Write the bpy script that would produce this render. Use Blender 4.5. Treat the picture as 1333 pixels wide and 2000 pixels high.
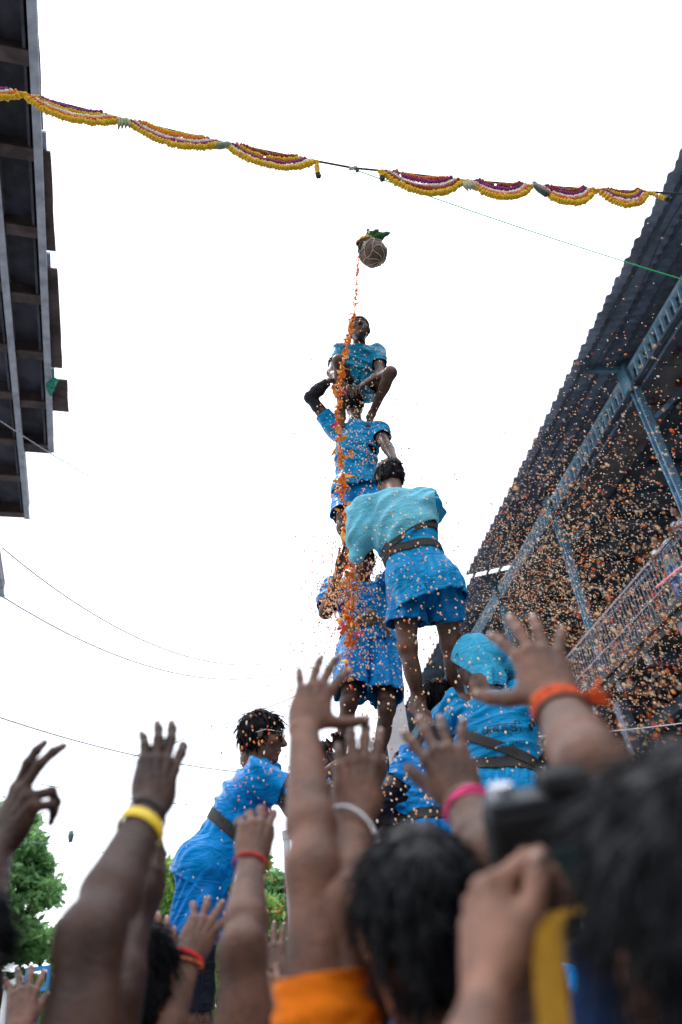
import bpy, bmesh, math, random
import numpy as np
from mathutils import Vector, Matrix

for o in list(bpy.data.objects):
    bpy.data.objects.remove(o)
SC = bpy.context.scene
COL = SC.collection
rng = np.random.default_rng(7)
random.seed(7)
V3 = lambda *a: np.array(a, dtype=float)

# ------------------------------------------------------------------ camera
FPX = 28 / 36 * 2000
PITCH, ROLL = math.radians(33.4), math.radians(7.6)
CAM = V3(0, 0, 1.62)
_F = V3(0, math.cos(PITCH), math.sin(PITCH))
_U0 = V3(0, -math.sin(PITCH), math.cos(PITCH))
_X = V3(1, 0, 0)
_R = math.cos(ROLL) * _X - math.sin(ROLL) * _U0
_U = math.sin(ROLL) * _X + math.cos(ROLL) * _U0
cd = bpy.data.cameras.new('camera')
cam = bpy.data.objects.new('camera', cd)
COL.objects.link(cam)
cam.matrix_world = Matrix(((_R[0], _U[0], -_F[0], CAM[0]), (_R[1], _U[1], -_F[1], CAM[1]),
                           (_R[2], _U[2], -_F[2], CAM[2]), (0, 0, 0, 1)))
cd.sensor_fit = 'VERTICAL'
cd.sensor_height = 36
cd.lens = 28
cd.clip_start = 0.05
cd.clip_end = 3000
cd.dof.use_dof = True
cd.dof.focus_distance = 5.3
cd.dof.aperture_fstop = 1.9
SC.camera = cam

# ------------------------------------------------------------------ sky, sun, exposure
w = bpy.data.worlds.new('World')
SC.world = w
w.use_nodes = True
nt = w.node_tree
for n in list(nt.nodes):
    nt.nodes.remove(n)
wo = nt.nodes.new('ShaderNodeOutputWorld')
bg = nt.nodes.new('ShaderNodeBackground')
sky = nt.nodes.new('ShaderNodeTexSky')
sky.sky_type = 'NISHITA'
sky.sun_disc = False
SUN_EL, SUN_AZ = math.radians(66), math.radians(310)
sky.sun_elevation = SUN_EL
sky.sun_rotation = SUN_AZ
cl = nt.nodes.new('ShaderNodeTexNoise')          # the overcast layer, uneven
cl.inputs['Scale'].default_value = 2.2
cl.inputs['Detail'].default_value = 5
tc = nt.nodes.new('ShaderNodeTexCoord')
nt.links.new(tc.outputs['Generated'], cl.inputs['Vector'])
cr = nt.nodes.new('ShaderNodeValToRGB')
cr.color_ramp.elements[0].position = 0.25
cr.color_ramp.elements[0].color = (8.4, 8.9, 9.9, 1)
cr.color_ramp.elements[1].position = 0.75
cr.color_ramp.elements[1].color = (10.4, 10.7, 11.3, 1)
nt.links.new(cl.outputs['Fac'], cr.inputs['Fac'])
mx = nt.nodes.new('ShaderNodeMix')
mx.data_type = 'RGBA'
mx.inputs[0].default_value = 0.88
nt.links.new(sky.outputs['Color'], mx.inputs[6])
nt.links.new(cr.outputs['Color'], mx.inputs[7])
nt.links.new(mx.outputs[2], bg.inputs['Color'])
bg.inputs['Strength'].default_value = 0.13
nt.links.new(bg.outputs[0], wo.inputs[0])

sl = bpy.data.lights.new('sun', 'SUN')
sl.energy = 1.5
sl.angle = math.radians(14)
sl.color = (1.0, 0.96, 0.9)
sun = bpy.data.objects.new('sun', sl)
COL.objects.link(sun)
# lamp comes from the same direction as the sky's sun
_sd = V3(math.sin(SUN_AZ) * math.cos(SUN_EL), math.cos(SUN_AZ) * math.cos(SUN_EL), math.sin(SUN_EL))
sun.rotation_euler = Vector(_sd).to_track_quat('Z', 'Y').to_euler()
sun.location = (0, 0, 30)

vs = SC.view_settings
vs.view_transform = 'Standard'
vs.look = 'None'
vs.exposure = 0.85
vs.gamma = 1
vs.use_curve_mapping = False
SC.cycles.use_denoising = True
SC.cycles.max_bounces = 6
SC.cycles.transparent_max_bounces = 12
SC.cycles.caustics_reflective = False
SC.cycles.caustics_refractive = False


# ------------------------------------------------------------------ maths helpers
def nrm(v):
    v = np.asarray(v, float)
    return v / (np.linalg.norm(v) + 1e-12)


def ray(x, y):
    return _F + (x - 666.5) / FPX * _R - (y - 1000) / FPX * _U


def P(x, y, Y):
    d = ray(x, y)
    return CAM + d * (Y / d[1])


def at_z(x, y, z):
    d = ray(x, y)
    return CAM + d * ((z - CAM[2]) / d[2])


def proj(q):
    v = np.asarray(q) - CAM
    z = v @ _F
    return 666.5 + FPX * (v @ _R) / z, 1000 - FPX * (v @ _U) / z, z


def rot(v, axis, deg):
    a = math.radians(deg)
    k = nrm(axis)
    v = np.asarray(v, float)
    return v * math.cos(a) + np.cross(k, v) * math.sin(a) + k * (k @ v) * (1 - math.cos(a))


def _hash(i, j, k):
    n = (i * 374761393 + j * 668265263 + k * 2147483647 + 1274126177) & 0x7fffffff
    n = ((n ^ (n >> 13)) * 1274126177) & 0x7fffffff
    return ((n ^ (n >> 16)) & 0xffff) / 65535.0


def vnoise(p):
    p = np.asarray(p)
    i = np.floor(p).astype(np.int64)
    f = p - i
    f = f * f * (3 - 2 * f)
    r = 0
    for dx in (0, 1):
        for dy in (0, 1):
            for dz in (0, 1):
                wgt = (f[:, 0] if dx else 1 - f[:, 0]) * (f[:, 1] if dy else 1 - f[:, 1]) * (f[:, 2] if dz else 1 - f[:, 2])
                r = r + wgt * _hash(i[:, 0] + dx, i[:, 1] + dy, i[:, 2] + dz)
    return r


# ------------------------------------------------------------------ materials
MATS = {}


def mat(name, col, rough=0.6, var=0.0, vscale=8.0, bump=0.0, bscale=40.0, spec=0.5, metal=0.0, col2=None,
        stretch=None, sheen=0.0, coat=0.0, trans=0.0, detail=4.0):
    if name in MATS:
        return MATS[name]
    m = bpy.data.materials.new(name)
    m.use_nodes = True
    t = m.node_tree
    b = t.nodes['Principled BSDF']
    b.inputs['Roughness'].default_value = rough
    b.inputs['Metallic'].default_value = metal
    b.inputs['Specular IOR Level'].default_value = spec
    if sheen:
        b.inputs['Sheen Weight'].default_value = sheen
    if coat:
        b.inputs['Coat Weight'].default_value = coat
        b.inputs['Coat Roughness'].default_value = 0.25
    b.inputs['Base Color'].default_value = (*col, 1)
    src = None
    if var or bump or col2:
        g = t.nodes.new('ShaderNodeTexCoord')
        mp = t.nodes.new('ShaderNodeMapping')
        if stretch:
            mp.inputs['Scale'].default_value = stretch
        t.links.new(g.outputs['Object'], mp.inputs['Vector'])
        src = mp.outputs['Vector']
    if var or col2:
        n = t.nodes.new('ShaderNodeTexNoise')
        n.inputs['Scale'].default_value = vscale
        n.inputs['Detail'].default_value = detail
        n.inputs['Roughness'].default_value = 0.6
        t.links.new(src, n.inputs['Vector'])
        r = t.nodes.new('ShaderNodeValToRGB')
        c2 = col2 if col2 else tuple(min(1, c * (1 + var)) for c in col)
        c1 = col if col2 else tuple(c * (1 - var) for c in col)
        r.color_ramp.elements[0].position = 0.36
        r.color_ramp.elements[1].position = 0.66
        r.color_ramp.elements[0].color = (*c1, 1)
        r.color_ramp.elements[1].color = (*c2, 1)
        t.links.new(n.outputs['Fac'], r.inputs['Fac'])
        t.links.new(r.outputs['Color'], b.inputs['Base Color'])
        rr = t.nodes.new('ShaderNodeMapRange')
        rr.inputs['To Min'].default_value = max(0.05, rough - 0.12)
        rr.inputs['To Max'].default_value = min(1, rough + 0.12)
        t.links.new(n.outputs['Fac'], rr.inputs['Value'])
        t.links.new(rr.outputs['Result'], b.inputs['Roughness'])
    if bump:
        n2 = t.nodes.new('ShaderNodeTexNoise')
        n2.inputs['Scale'].default_value = bscale
        n2.inputs['Detail'].default_value = 3
        t.links.new(src, n2.inputs['Vector'])
        bp = t.nodes.new('ShaderNodeBump')
        bp.inputs['Strength'].default_value = bump
        bp.inputs['Distance'].default_value = 0.01
        t.links.new(n2.outputs['Fac'], bp.inputs['Height'])
        t.links.new(bp.outputs['Normal'], b.inputs['Normal'])
    MATS[name] = m
    return m


def fleck_mat(name):
    """buttermilk and petal flecks: colour kept on the mesh, thin enough to let daylight through"""
    m = bpy.data.materials.new(name)
    m.use_nodes = True
    t = m.node_tree
    b = t.nodes['Principled BSDF']
    a = t.nodes.new('ShaderNodeAttribute')
    a.attribute_name = 'Col'
    t.links.new(a.outputs['Color'], b.inputs['Base Color'])
    b.inputs['Roughness'].default_value = 0.25
    tr = t.nodes.new('ShaderNodeBsdfTranslucent')
    t.links.new(a.outputs['Color'], tr.inputs['Color'])
    ms = t.nodes.new('ShaderNodeMixShader')
    ms.inputs[0].default_value = 0.5
    t.links.new(b.outputs[0], ms.inputs[1])
    t.links.new(tr.outputs[0], ms.inputs[2])
    t.links.new(ms.outputs[0], t.nodes['Material Output'].inputs['Surface'])
    MATS[name] = m
    return m


# ------------------------------------------------------------------ object helpers
def thing(name, label, cat, loc, group=None):
    o = bpy.data.objects.new(name, None)
    COL.objects.link(o)
    o.location = loc
    o.empty_display_size = 0.1
    o['label'] = label
    o['category'] = cat
    if group:
        o['group'] = group
    return o


def tag(o, label=None, cat=None, group=None, kind=None):
    for k, v in (('label', label), ('category', cat), ('group', group), ('kind', kind)):
        if v:
            o[k] = v
    return o


def base_of(o):
    b = np.zeros(3)
    while o is not None:
        b = b + np.array(o.location)
        o = o.parent
    return b


def mesh_obj(name, verts, faces, m, parent=None, smooth=True, origin=None):
    """verts in world coordinates; the object's origin is its parent's base (or `origin`)"""
    verts = np.asarray(verts, float)
    me = bpy.data.meshes.new(name)
    if parent is not None:
        b = base_of(parent)
        loc = np.zeros(3)
    else:
        b = np.asarray(origin if origin is not None else (verts.min(0) + verts.max(0)) / 2, float)
        loc = b
    vv = verts - b
    if isinstance(faces, np.ndarray) and faces.ndim == 2:
        nf, k = faces.shape
        me.vertices.add(len(vv))
        me.vertices.foreach_set('co', vv.astype(np.float32).ravel())
        me.loops.add(nf * k)
        me.loops.foreach_set('vertex_index', faces.astype(np.int32).ravel())
        me.polygons.add(nf)
        me.polygons.foreach_set('loop_start', np.arange(0, nf * k, k, dtype=np.int32))
        me.update(calc_edges=True)
        me.validate()
    else:
        me.from_pydata([tuple(v) for v in vv], [], [tuple(int(i) for i in f) for f in faces])
        me.update()
    if smooth:
        me.polygons.foreach_set('use_smooth', np.ones(len(me.polygons), dtype=bool))
    if m is not None:
        me.materials.append(m)
    o = bpy.data.objects.new(name, me)
    COL.objects.link(o)
    o.location = loc
    if parent is not None:
        o.parent = parent
    return o


def solid(o, th=0.004):
    md = o.modifiers.new('thickness', 'SOLIDIFY')
    md.thickness = th
    md.offset = 0
    return o


class MB:
    """collects boxes, bars, tubes, lathes in world coordinates"""

    def __init__(self):
        self.v, self.f = [], []

    def add(self, vs, fs):
        n = len(self.v)
        self.v += [tuple(x) for x in vs]
        self.f += [tuple(i + n for i in f) for f in fs]
        return self

    def box(self, c, ax, ay, az):
        """centre and three half-axis vectors"""
        c, ax, ay, az = map(np.asarray, (c, ax, ay, az))
        vs = [c + sx * ax + sy * ay + sz * az for sz in (-1, 1) for sy in (-1, 1) for sx in (-1, 1)]
        fs = [(0, 2, 3, 1), (4, 5, 7, 6), (0, 1, 5, 4), (2, 6, 7, 3), (0, 4, 6, 2), (1, 3, 7, 5)]
        if np.cross(ax, ay) @ az < 0:
            fs = [f[::-1] for f in fs]
        return self.add(vs, fs)

    def bar(self, a, b, w1, w2, up=(0, 0, 1)):
        a, b = np.asarray(a, float), np.asarray(b, float)
        d = b - a
        u = np.asarray(up, float)
        s = np.cross(d, u)
        if np.linalg.norm(s) < 1e-6:
            s = np.cross(d, V3(1, 0, 0))
        s = nrm(s)
        u = nrm(np.cross(s, d))
        return self.box((a + b) / 2, d / 2, s * w1 / 2, u * w2 / 2)

    def tube(self, pts, rad, n=8, cap=True):
        pts = [np.asarray(p, float) for p in pts]
        if np.isscalar(rad):
            rad = [rad] * len(pts)
        rings = []
        prev = None
        for i, p in enumerate(pts):
            d = nrm(pts[min(i + 1, len(pts) - 1)] - pts[max(i - 1, 0)])
            if prev is None:
                s = np.cross(d, V3(0, 0, 1) if abs(d[2]) < 0.9 else V3(1, 0, 0))
            else:
                s = prev - d * (prev @ d)
            s = nrm(s)
            prev = s
            t = np.cross(d, s)
            rings.append([p + rad[i] * (math.cos(a) * s + math.sin(a) * t) for a in np.arange(n) * 2 * math.pi / n])
        vs = [q for r in rings for q in r]
        fs = []
        for i in range(len(pts) - 1):
            for j in range(n):
                fs.append((i * n + j, i * n + (j + 1) % n, (i + 1) * n + (j + 1) % n, (i + 1) * n + j))
        if cap:
            fs.append(tuple(range(n))[::-1])
            fs.append(tuple((len(pts) - 1) * n + j for j in range(n)))
        return self.add(vs, fs)

    def build(self, name, m, parent=None, smooth=False, origin=None):
        return mesh_obj(name, self.v, self.f, m, parent, smooth, origin)


def catenary(a, b, sag, n=24):
    a, b = np.asarray(a), np.asarray(b)
    return [a + (b - a) * t - V3(0, 0, 4 * sag * t * (1 - t)) for t in np.linspace(0, 1, n)]


# ------------------------------------------------------------------ organic surfaces: blended limbs, meshed once
class Flesh:
    def __init__(self):
        self.pr = []

    def cone(self, a, b, ra, rb, k=0.02):
        self.pr.append(('c', np.asarray(a, float), np.asarray(b, float), ra, rb, k))
        return self

    def ball(self, c, r, k=0.02):
        return self.cone(c, np.asarray(c) + V3(0, 0, 1e-4), r, r, k)

    def ell(self, c, ax, rad, k=0.02, sub=False):
        self.pr.append(('s' if sub else 'e', np.asarray(c, float), np.asarray(ax, float), np.asarray(rad, float), None, k))
        return self

    def copy(self):
        o = Flesh()
        o.pr = list(self.pr)
        return o

    def field(self, h, off=0.0):
        lo, hi = np.full(3, 1e9), np.full(3, -1e9)
        bb = []
        for p in self.pr:
            if p[0] == 'c':
                r = max(p[3], p[4])
                l, u = np.minimum(p[1], p[2]) - r, np.maximum(p[1], p[2]) + r
            else:
                ext = np.sqrt(((p[2] * p[3][:, None]) ** 2).sum(0))
                l, u = p[1] - ext, p[1] + ext
            bb.append((l, u))
            if p[0] != 's':
                lo, hi = np.minimum(lo, l), np.maximum(hi, u)
        pad = off + 3 * h
        lo, hi = lo - pad, hi + pad
        n = np.ceil((hi - lo) / h).astype(int) + 1
        F = np.full(n, 1.0, np.float32)
        g = [(lo[i] + h * np.arange(n[i])).astype(np.float32) for i in range(3)]
        for p, (l, u) in zip(self.pr, bb):
            k = p[5]
            e = k + off + 2.5 * h
            i0 = np.clip(((l - e - lo) / h).astype(int), 0, n - 1)
            i1 = np.clip(((u + e - lo) / h).astype(int) + 2, 1, n)
            sl = tuple(slice(a, b) for a, b in zip(i0, i1))
            x, y, z = g[0][sl[0]][:, None, None], g[1][sl[1]][None, :, None], g[2][sl[2]][None, None, :]
            if p[0] == 'c':
                a, b, ra, rb = p[1], p[2], p[3], p[4]
                d = b - a
                L2 = float(d @ d) + 1e-12
                px, py, pz = x - np.float32(a[0]), y - np.float32(a[1]), z - np.float32(a[2])
                t = np.clip((px * np.float32(d[0]) + py * np.float32(d[1]) + pz * np.float32(d[2])) / np.float32(L2), 0, 1)
                q = np.sqrt((px - t * np.float32(d[0])) ** 2 + (py - t * np.float32(d[1])) ** 2 + (pz - t * np.float32(d[2])) ** 2)
                B = q - (np.float32(ra) + t * np.float32(rb - ra))
            else:
                c, A, r = p[1], p[2].astype(np.float32), p[3]
                px, py, pz = x - np.float32(c[0]), y - np.float32(c[1]), z - np.float32(c[2])
                k0 = 0
                k1 = 0
                for i in range(3):
                    q = (px * A[i, 0] + py * A[i, 1] + pz * A[i, 2]) / np.float32(r[i])
                    k0 = k0 + q * q
                    k1 = k1 + (q / np.float32(r[i])) ** 2
                k0, k1 = np.sqrt(k0), np.sqrt(k1)
                B = k0 * (k0 - 1) / (k1 + 1e-6)
            O = F[sl]
            if p[0] == 's':
                B = -B
                hh = np.clip(0.5 - 0.5 * (B - O) / k, 0, 1)
                F[sl] = B + (O - B) * hh + k * hh * (1 - hh)
            else:
                hh = np.clip(0.5 + 0.5 * (B - O) / k, 0, 1)
                F[sl] = B + (O - B) * hh - k * hh * (1 - hh)
        return F - np.float32(off), lo

    def mesh(self, h, off=0.0):
        F, lo = self.field(h, off)
        return surfnet(F, lo, h)


def surfnet(F, lo, h):
    S = F < 0
    nx, ny, nz = F.shape
    C = np.zeros((nx - 1, ny - 1, nz - 1), np.int8)
    for a in (0, 1):
        for b in (0, 1):
            for c in (0, 1):
                C += S[a:nx - 1 + a, b:ny - 1 + b, c:nz - 1 + c]
    I = np.argwhere((C > 0) & (C < 8))
    cor = [(a, b, c) for a in (0, 1) for b in (0, 1) for c in (0, 1)]
    val = np.stack([F[I[:, 0] + a, I[:, 1] + b, I[:, 2] + c] for a, b, c in cor], 1).astype(float)
    acc = np.zeros((len(I), 3))
    cnt = np.zeros(len(I))
    for i in range(8):
        for j in range(i + 1, 8):
            d = np.array(cor[j]) - np.array(cor[i])
            if np.abs(d).sum() != 1:
                continue
            x = (val[:, i] < 0) != (val[:, j] < 0)
            t = np.where(x, val[:, i] / (val[:, i] - val[:, j] + 1e-20), 0)
            acc += np.where(x[:, None], np.array(cor[i]) + t[:, None] * d, 0)
            cnt += x
    V = lo + h * (I + acc / cnt[:, None])
    idx = np.full(C.shape, -1, np.int32)
    idx[I[:, 0], I[:, 1], I[:, 2]] = np.arange(len(I))
    Q = []
    for ax in range(3):
        sa = [slice(None)] * 3
        sb = [slice(None)] * 3
        sa[ax], sb[ax] = slice(0, -1), slice(1, None)
        A, B = S[tuple(sa)], S[tuple(sb)]
        E = np.argwhere(A != B)
        o = [i for i in range(3) if i != ax]
        ok = np.ones(len(E), bool)
        for i in o:
            ok &= (E[:, i] > 0) & (E[:, i] < idx.shape[i])
        E = E[ok]
        ins = S[E[:, 0], E[:, 1], E[:, 2]]
        q = []
        for da, db in ((0, 0), (1, 0), (1, 1), (0, 1)):
            e = E.copy()
            e[:, o[0]] -= da
            e[:, o[1]] -= db
            q.append(idx[e[:, 0], e[:, 1], e[:, 2]])
        q = np.stack(q, 1)
        flip = ins if ax != 1 else ~ins
        q[~flip] = q[~flip][:, ::-1]
        Q.append(q)
    Q = np.concatenate(Q)
    Q = Q[(Q >= 0).all(1)]
    return V, Q


def relax(V, Q, it=1, lam=0.5):
    for _ in range(it):
        acc = np.zeros_like(V)
        cnt = np.zeros(len(V))
        for i in range(4):
            j = (i + 1) % 4
            np.add.at(acc, Q[:, i], V[Q[:, j]])
            np.add.at(acc, Q[:, j], V[Q[:, i]])
            np.add.at(cnt, Q[:, i], 1)
            np.add.at(cnt, Q[:, j], 1)
        V = V * (1 - lam) + lam * acc / np.maximum(cnt, 1)[:, None]
    return V


def vnormals(V, Q):
    n = np.cross(V[Q[:, 2]] - V[Q[:, 0]], V[Q[:, 3]] - V[Q[:, 1]])
    N = np.zeros_like(V)
    for i in range(4):
        np.add.at(N, Q[:, i], n)
    return N / (np.linalg.norm(N, axis=1)[:, None] + 1e-12)


def cut(V, Q, planes):
    """drop what lies beyond each plane (p, n[, centre, radius]) and lay the edge on it"""
    V = V.copy()
    for pl in planes:
        p, n = np.asarray(pl[0]), nrm(pl[1])
        g = (V - p) @ n
        m = g > 0
        if len(pl) > 2:
            m &= np.linalg.norm(V - pl[2], axis=1) < pl[3]
        Q = Q[~m[Q].all(1)]
        V[m] -= g[m][:, None] * n
    used = np.zeros(len(V), bool)
    used[Q.ravel()] = True
    ren = np.cumsum(used) - 1
    return V[used], ren[Q]


def folds(V, Q, amp, scale, seed=0.0, sharp=1.7, frame=None, calm=None):
    """cloth folds pushed into the surface: wandering ridges across the frame axis with the highest count per metre;
    calm = (point, axis, width) stays smooth"""
    N = vnormals(V, Q)
    B = V if frame is None else V @ np.asarray(frame).T
    if scale[2] > scale[0]:
        q, fr = B[:, 2], scale[2]
    elif scale[2] < scale[0]:
        q, fr = B[:, 0] + 0.6 * B[:, 1], scale[0]
    else:
        q, fr = B[:, 0] * 0.6 + B[:, 2] * 0.8, scale[0]
    w1 = vnoise(V * 4.3 + 11.3 + seed) + 0.5 * vnoise(V * 9.1 + 3.3 + seed)
    w2 = vnoise(V * 3.1 + 41.3 + seed)
    ph = q * fr * 2 * math.pi
    r = (0.5 + 0.5 * np.sin(ph + 9 * w1)) ** sharp * np.clip(3.0 * vnoise(V * 4 + 71 + seed) - 0.85, 0, 1)
    r2 = (0.5 + 0.5 * np.sin(ph * 1.7 + 14 * w2 + 2)) ** sharp * np.clip(3.0 * vnoise(V * 5 + 17 + seed) - 0.95, 0, 1)
    r3 = vnoise(V * 9 + 5 + seed)
    h = r + 0.6 * r2 + 0.7 * r3
    w = np.full(len(V), amp)
    if calm is not None:
        d = np.abs((V - calm[0]) @ nrm(calm[1])) / calm[2]
        w = w * np.clip(d - 0.25, 0.08, 1)
    return V + N * (w * (h - 0.6))[:, None]


# ------------------------------------------------------------------ people
def skin(name, c, wet=0.0):
    return mat('skin_' + name, c, rough=0.5 - 0.06 * wet, var=0.38, vscale=16, bump=0.38, bscale=130, spec=0.36, coat=0.05 * wet)


def cloth(name, c, rough=0.5, var=0.08, bump=0.25, bscale=30, sheen=0.0, spec=0.42, crease=0.36):
    m = mat('cloth_' + name, c, rough=rough, var=var, vscale=5, bump=bump, bscale=bscale, spec=spec, sheen=sheen)
    t = m.node_tree
    mxc = max(c)
    t.nodes['Principled BSDF'].inputs['Specular Tint'].default_value = (*[0.15 + 0.85 * x / mxc for x in c], 1)
    if crease and not t.nodes.get('crease'):
        # creases: distorted, ridged noise in front of the weave bump
        g = t.nodes.new('ShaderNodeTexCoord')
        n = t.nodes.new('ShaderNodeTexNoise')
        n.name = 'crease'
        n.inputs['Scale'].default_value = 7
        n.inputs['Detail'].default_value = 2.0
        n.inputs['Distortion'].default_value = 0.8
        mp = t.nodes.new('ShaderNodeMapping')
        mp.inputs['Scale'].default_value = (1.0, 1.0, 2.6)
        mp.inputs['Rotation'].default_value = (0.3, 0.35, 0)
        t.links.new(g.outputs['Object'], mp.inputs['Vector'])
        t.links.new(mp.outputs['Vector'], n.inputs['Vector'])
        r = t.nodes.new('ShaderNodeMath')
        r.operation = 'PINGPONG'
        r.inputs[1].default_value = 0.25
        t.links.new(n.outputs['Fac'], r.inputs[0])
        b = t.nodes.new('ShaderNodeBump')
        b.inputs['Strength'].default_value = crease
        b.inputs['Distance'].default_value = 0.10
        t.links.new(r.outputs[0], b.inputs['Height'])
        old = [x for x in t.nodes if x.type == 'BUMP' and x != b]
        if old:
            t.links.new(b.outputs['Normal'], old[0].inputs['Normal'])
        else:
            t.links.new(b.outputs['Normal'], t.nodes['Principled BSDF'].inputs['Normal'])
    return m


HAIR = mat('hair_black', (0.004, 0.004, 0.006), rough=0.5, var=0.4, vscale=60, spec=0.12)


def hand(S, w, u, n, right, sc=1.0, curl=None, spread=None, thumb=(38, 10, 12), nails=None, tendon=True):
    """w wrist, u finger direction, n back-of-hand normal; curl = four (knuckle, middle, end) bends in degrees"""
    u = nrm(u)
    n = nrm(n - u * (n @ u))
    s = np.cross(u, n) * (-1 if right else 1)            # towards the thumb
    curl = curl or [(8, 12, 8)] * 4
    spread = spread or (9, 2, -5, -13)
    K = []
    for L, o, b in ((0.089, 0.027, 0.0), (0.092, 0.007, 0.003), (0.086, -0.013, 0.001), (0.077, -0.031, -0.004)):
        K.append(w + sc * (u * L + s * o + n * b))
    ax = np.stack([s, u, n])
    S.ell(w + sc * (u * 0.046 - n * 0.003), ax, sc * V3(0.039, 0.052, 0.0145), 0.014 * sc)
    for i, (o, r) in enumerate(((0.017, 0.0135), (0.006, 0.014), (-0.007, 0.0135), (-0.018, 0.0125))):
        S.cone(w + sc * (s * o), K[i] - n * 0.0025 * sc, 0.0145 * sc, r * 0.9 * sc, 0.010 * sc)
    S.ell(w + sc * (u * 0.035 + s * 0.026 - n * 0.012), ax, sc * V3(0.018, 0.032, 0.016), 0.012 * sc)   # ball of the thumb
    S.ell(w + sc * (u * 0.035 - s * 0.026 - n * 0.009), ax, sc * V3(0.013, 0.036, 0.014), 0.012 * sc)
    LEN = ((0.044, 0.026, 0.021), (0.049, 0.030, 0.022), (0.045, 0.028, 0.022), (0.035, 0.021, 0.019))
    RAD = ((0.0106, 0.0097, 0.0088, 0.0072), (0.0108, 0.0099, 0.0090, 0.0074), (0.0103, 0.0094, 0.0085, 0.0070), (0.0093, 0.0084, 0.0075, 0.0062))
    for i in range(4):
        side = 1 if right else -1
        d = rot(u, n, spread[i] * side)
        lat = nrm(np.cross(d, n))
        p = K[i]
        S.ball(p + n * 0.001 * sc, RAD[i][0] * 1.22 * sc, 0.006 * sc)
        acc = 0
        for j in range(3):
            acc += curl[i][j]
            dj = rot(d, lat, -acc)
            q = p + dj * LEN[i][j] * sc
            S.cone(p, q, RAD[i][j] * sc, RAD[i][j + 1] * sc, 0.0035 * sc)
            if j < 2:
                S.ball(q, RAD[i][j + 1] * 1.07 * sc, 0.003 * sc)
            if j == 2 and nails is not None:
                dn = rot(n - d * (n @ d), lat, -acc)
                nails.append((p + dj * LEN[i][2] * 0.72 * sc + dn * RAD[i][3] * 0.72 * sc, dj, dn, RAD[i][3] * sc))
            p = q
        if tendon:
            S.cone(w + sc * (u * 0.012 + n * 0.012 + s * (0.012 - 0.008 * i)), K[i] + n * 0.0095 * sc, 0.0030 * sc, 0.0042 * sc, 0.007 * sc)
    a, b, c = thumb
    p = w + sc * (u * 0.022 + s * 0.020 - n * 0.008)
    dirs = [rot(nrm(u * math.cos(math.radians(t)) + s * math.sin(math.radians(t))), s, 0) for t in (a, a - b, a - b - c)]
    TL, TR = (0.046, 0.034, 0.027), (0.0165, 0.0128, 0.0115, 0.0090)
    for j in range(3):
        dj = nrm(dirs[j] - n * (0.35, 0.22, 0.15)[j])
        q = p + dj * TL[j] * sc
        S.cone(p, q, TR[j] * sc, TR[j + 1] * sc, (0.012, 0.004, 0.003)[j] * sc)
        if j == 2 and nails is not None:
            dn = nrm(n + s * 0.5 - dj * ((n + s * 0.5) @ dj))
            nails.append((p + dj * TL[2] * 0.7 * sc + dn * TR[3] * 0.72 * sc, dj, dn, TR[3] * sc))
        p = q


def forearm(S, el, w, u, n, right, sc=1.0):
    d = nrm(w - el)
    n = nrm(n - d * (n @ d))
    s = np.cross(d, n) * (-1 if right else 1)
    L = np.linalg.norm(w - el)
    m = el + d * L * 0.27
    S.cone(el, m + s * 0.004 * sc, 0.036 * sc, 0.0375 * sc, 0.04 * sc)
    S.cone(m + s * 0.008 * sc, w + s * 0.010 * sc - d * 0.01 * sc, 0.0355 * sc, 0.0185 * sc, 0.02 * sc)
    S.cone(m - s * 0.008 * sc, w - s * 0.011 * sc - d * 0.01 * sc, 0.0335 * sc, 0.0178 * sc, 0.02 * sc)
    S.ball(w - s * 0.019 * sc + n * 0.006 * sc - d * 0.018 * sc, 0.0105 * sc, 0.012 * sc)


def add_nails(nails, parent, m):
    for c, d, nn, r in nails:
        s = np.cross(d, nn)
        vs, fs = [], []
        nu, nv = 5, 6
        for i in range(nu):
            for j in range(nv):
                a = (i / (nu - 1) - 0.5) * 1.9
                b = (j / (nv - 1) - 0.5)
                wd = 1 - 0.30 * (2 * b) ** 4
                vs.append(c + s * math.sin(a) * r * 0.80 * wd + nn * ((math.cos(a) - 1) * r * 0.72 + r * 0.30 - (0.18 * r if b > 0.4 else 0)) + d * b * r * 2.0)
        for i in range(nu - 1):
            for j in range(nv - 1):
                fs.append((i * nv + j, i * nv + j + 1, (i + 1) * nv + j + 1, (i + 1) * nv + j))
        solid(mesh_obj('fingernail', vs, fs, m, parent), 0.0008)


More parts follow.
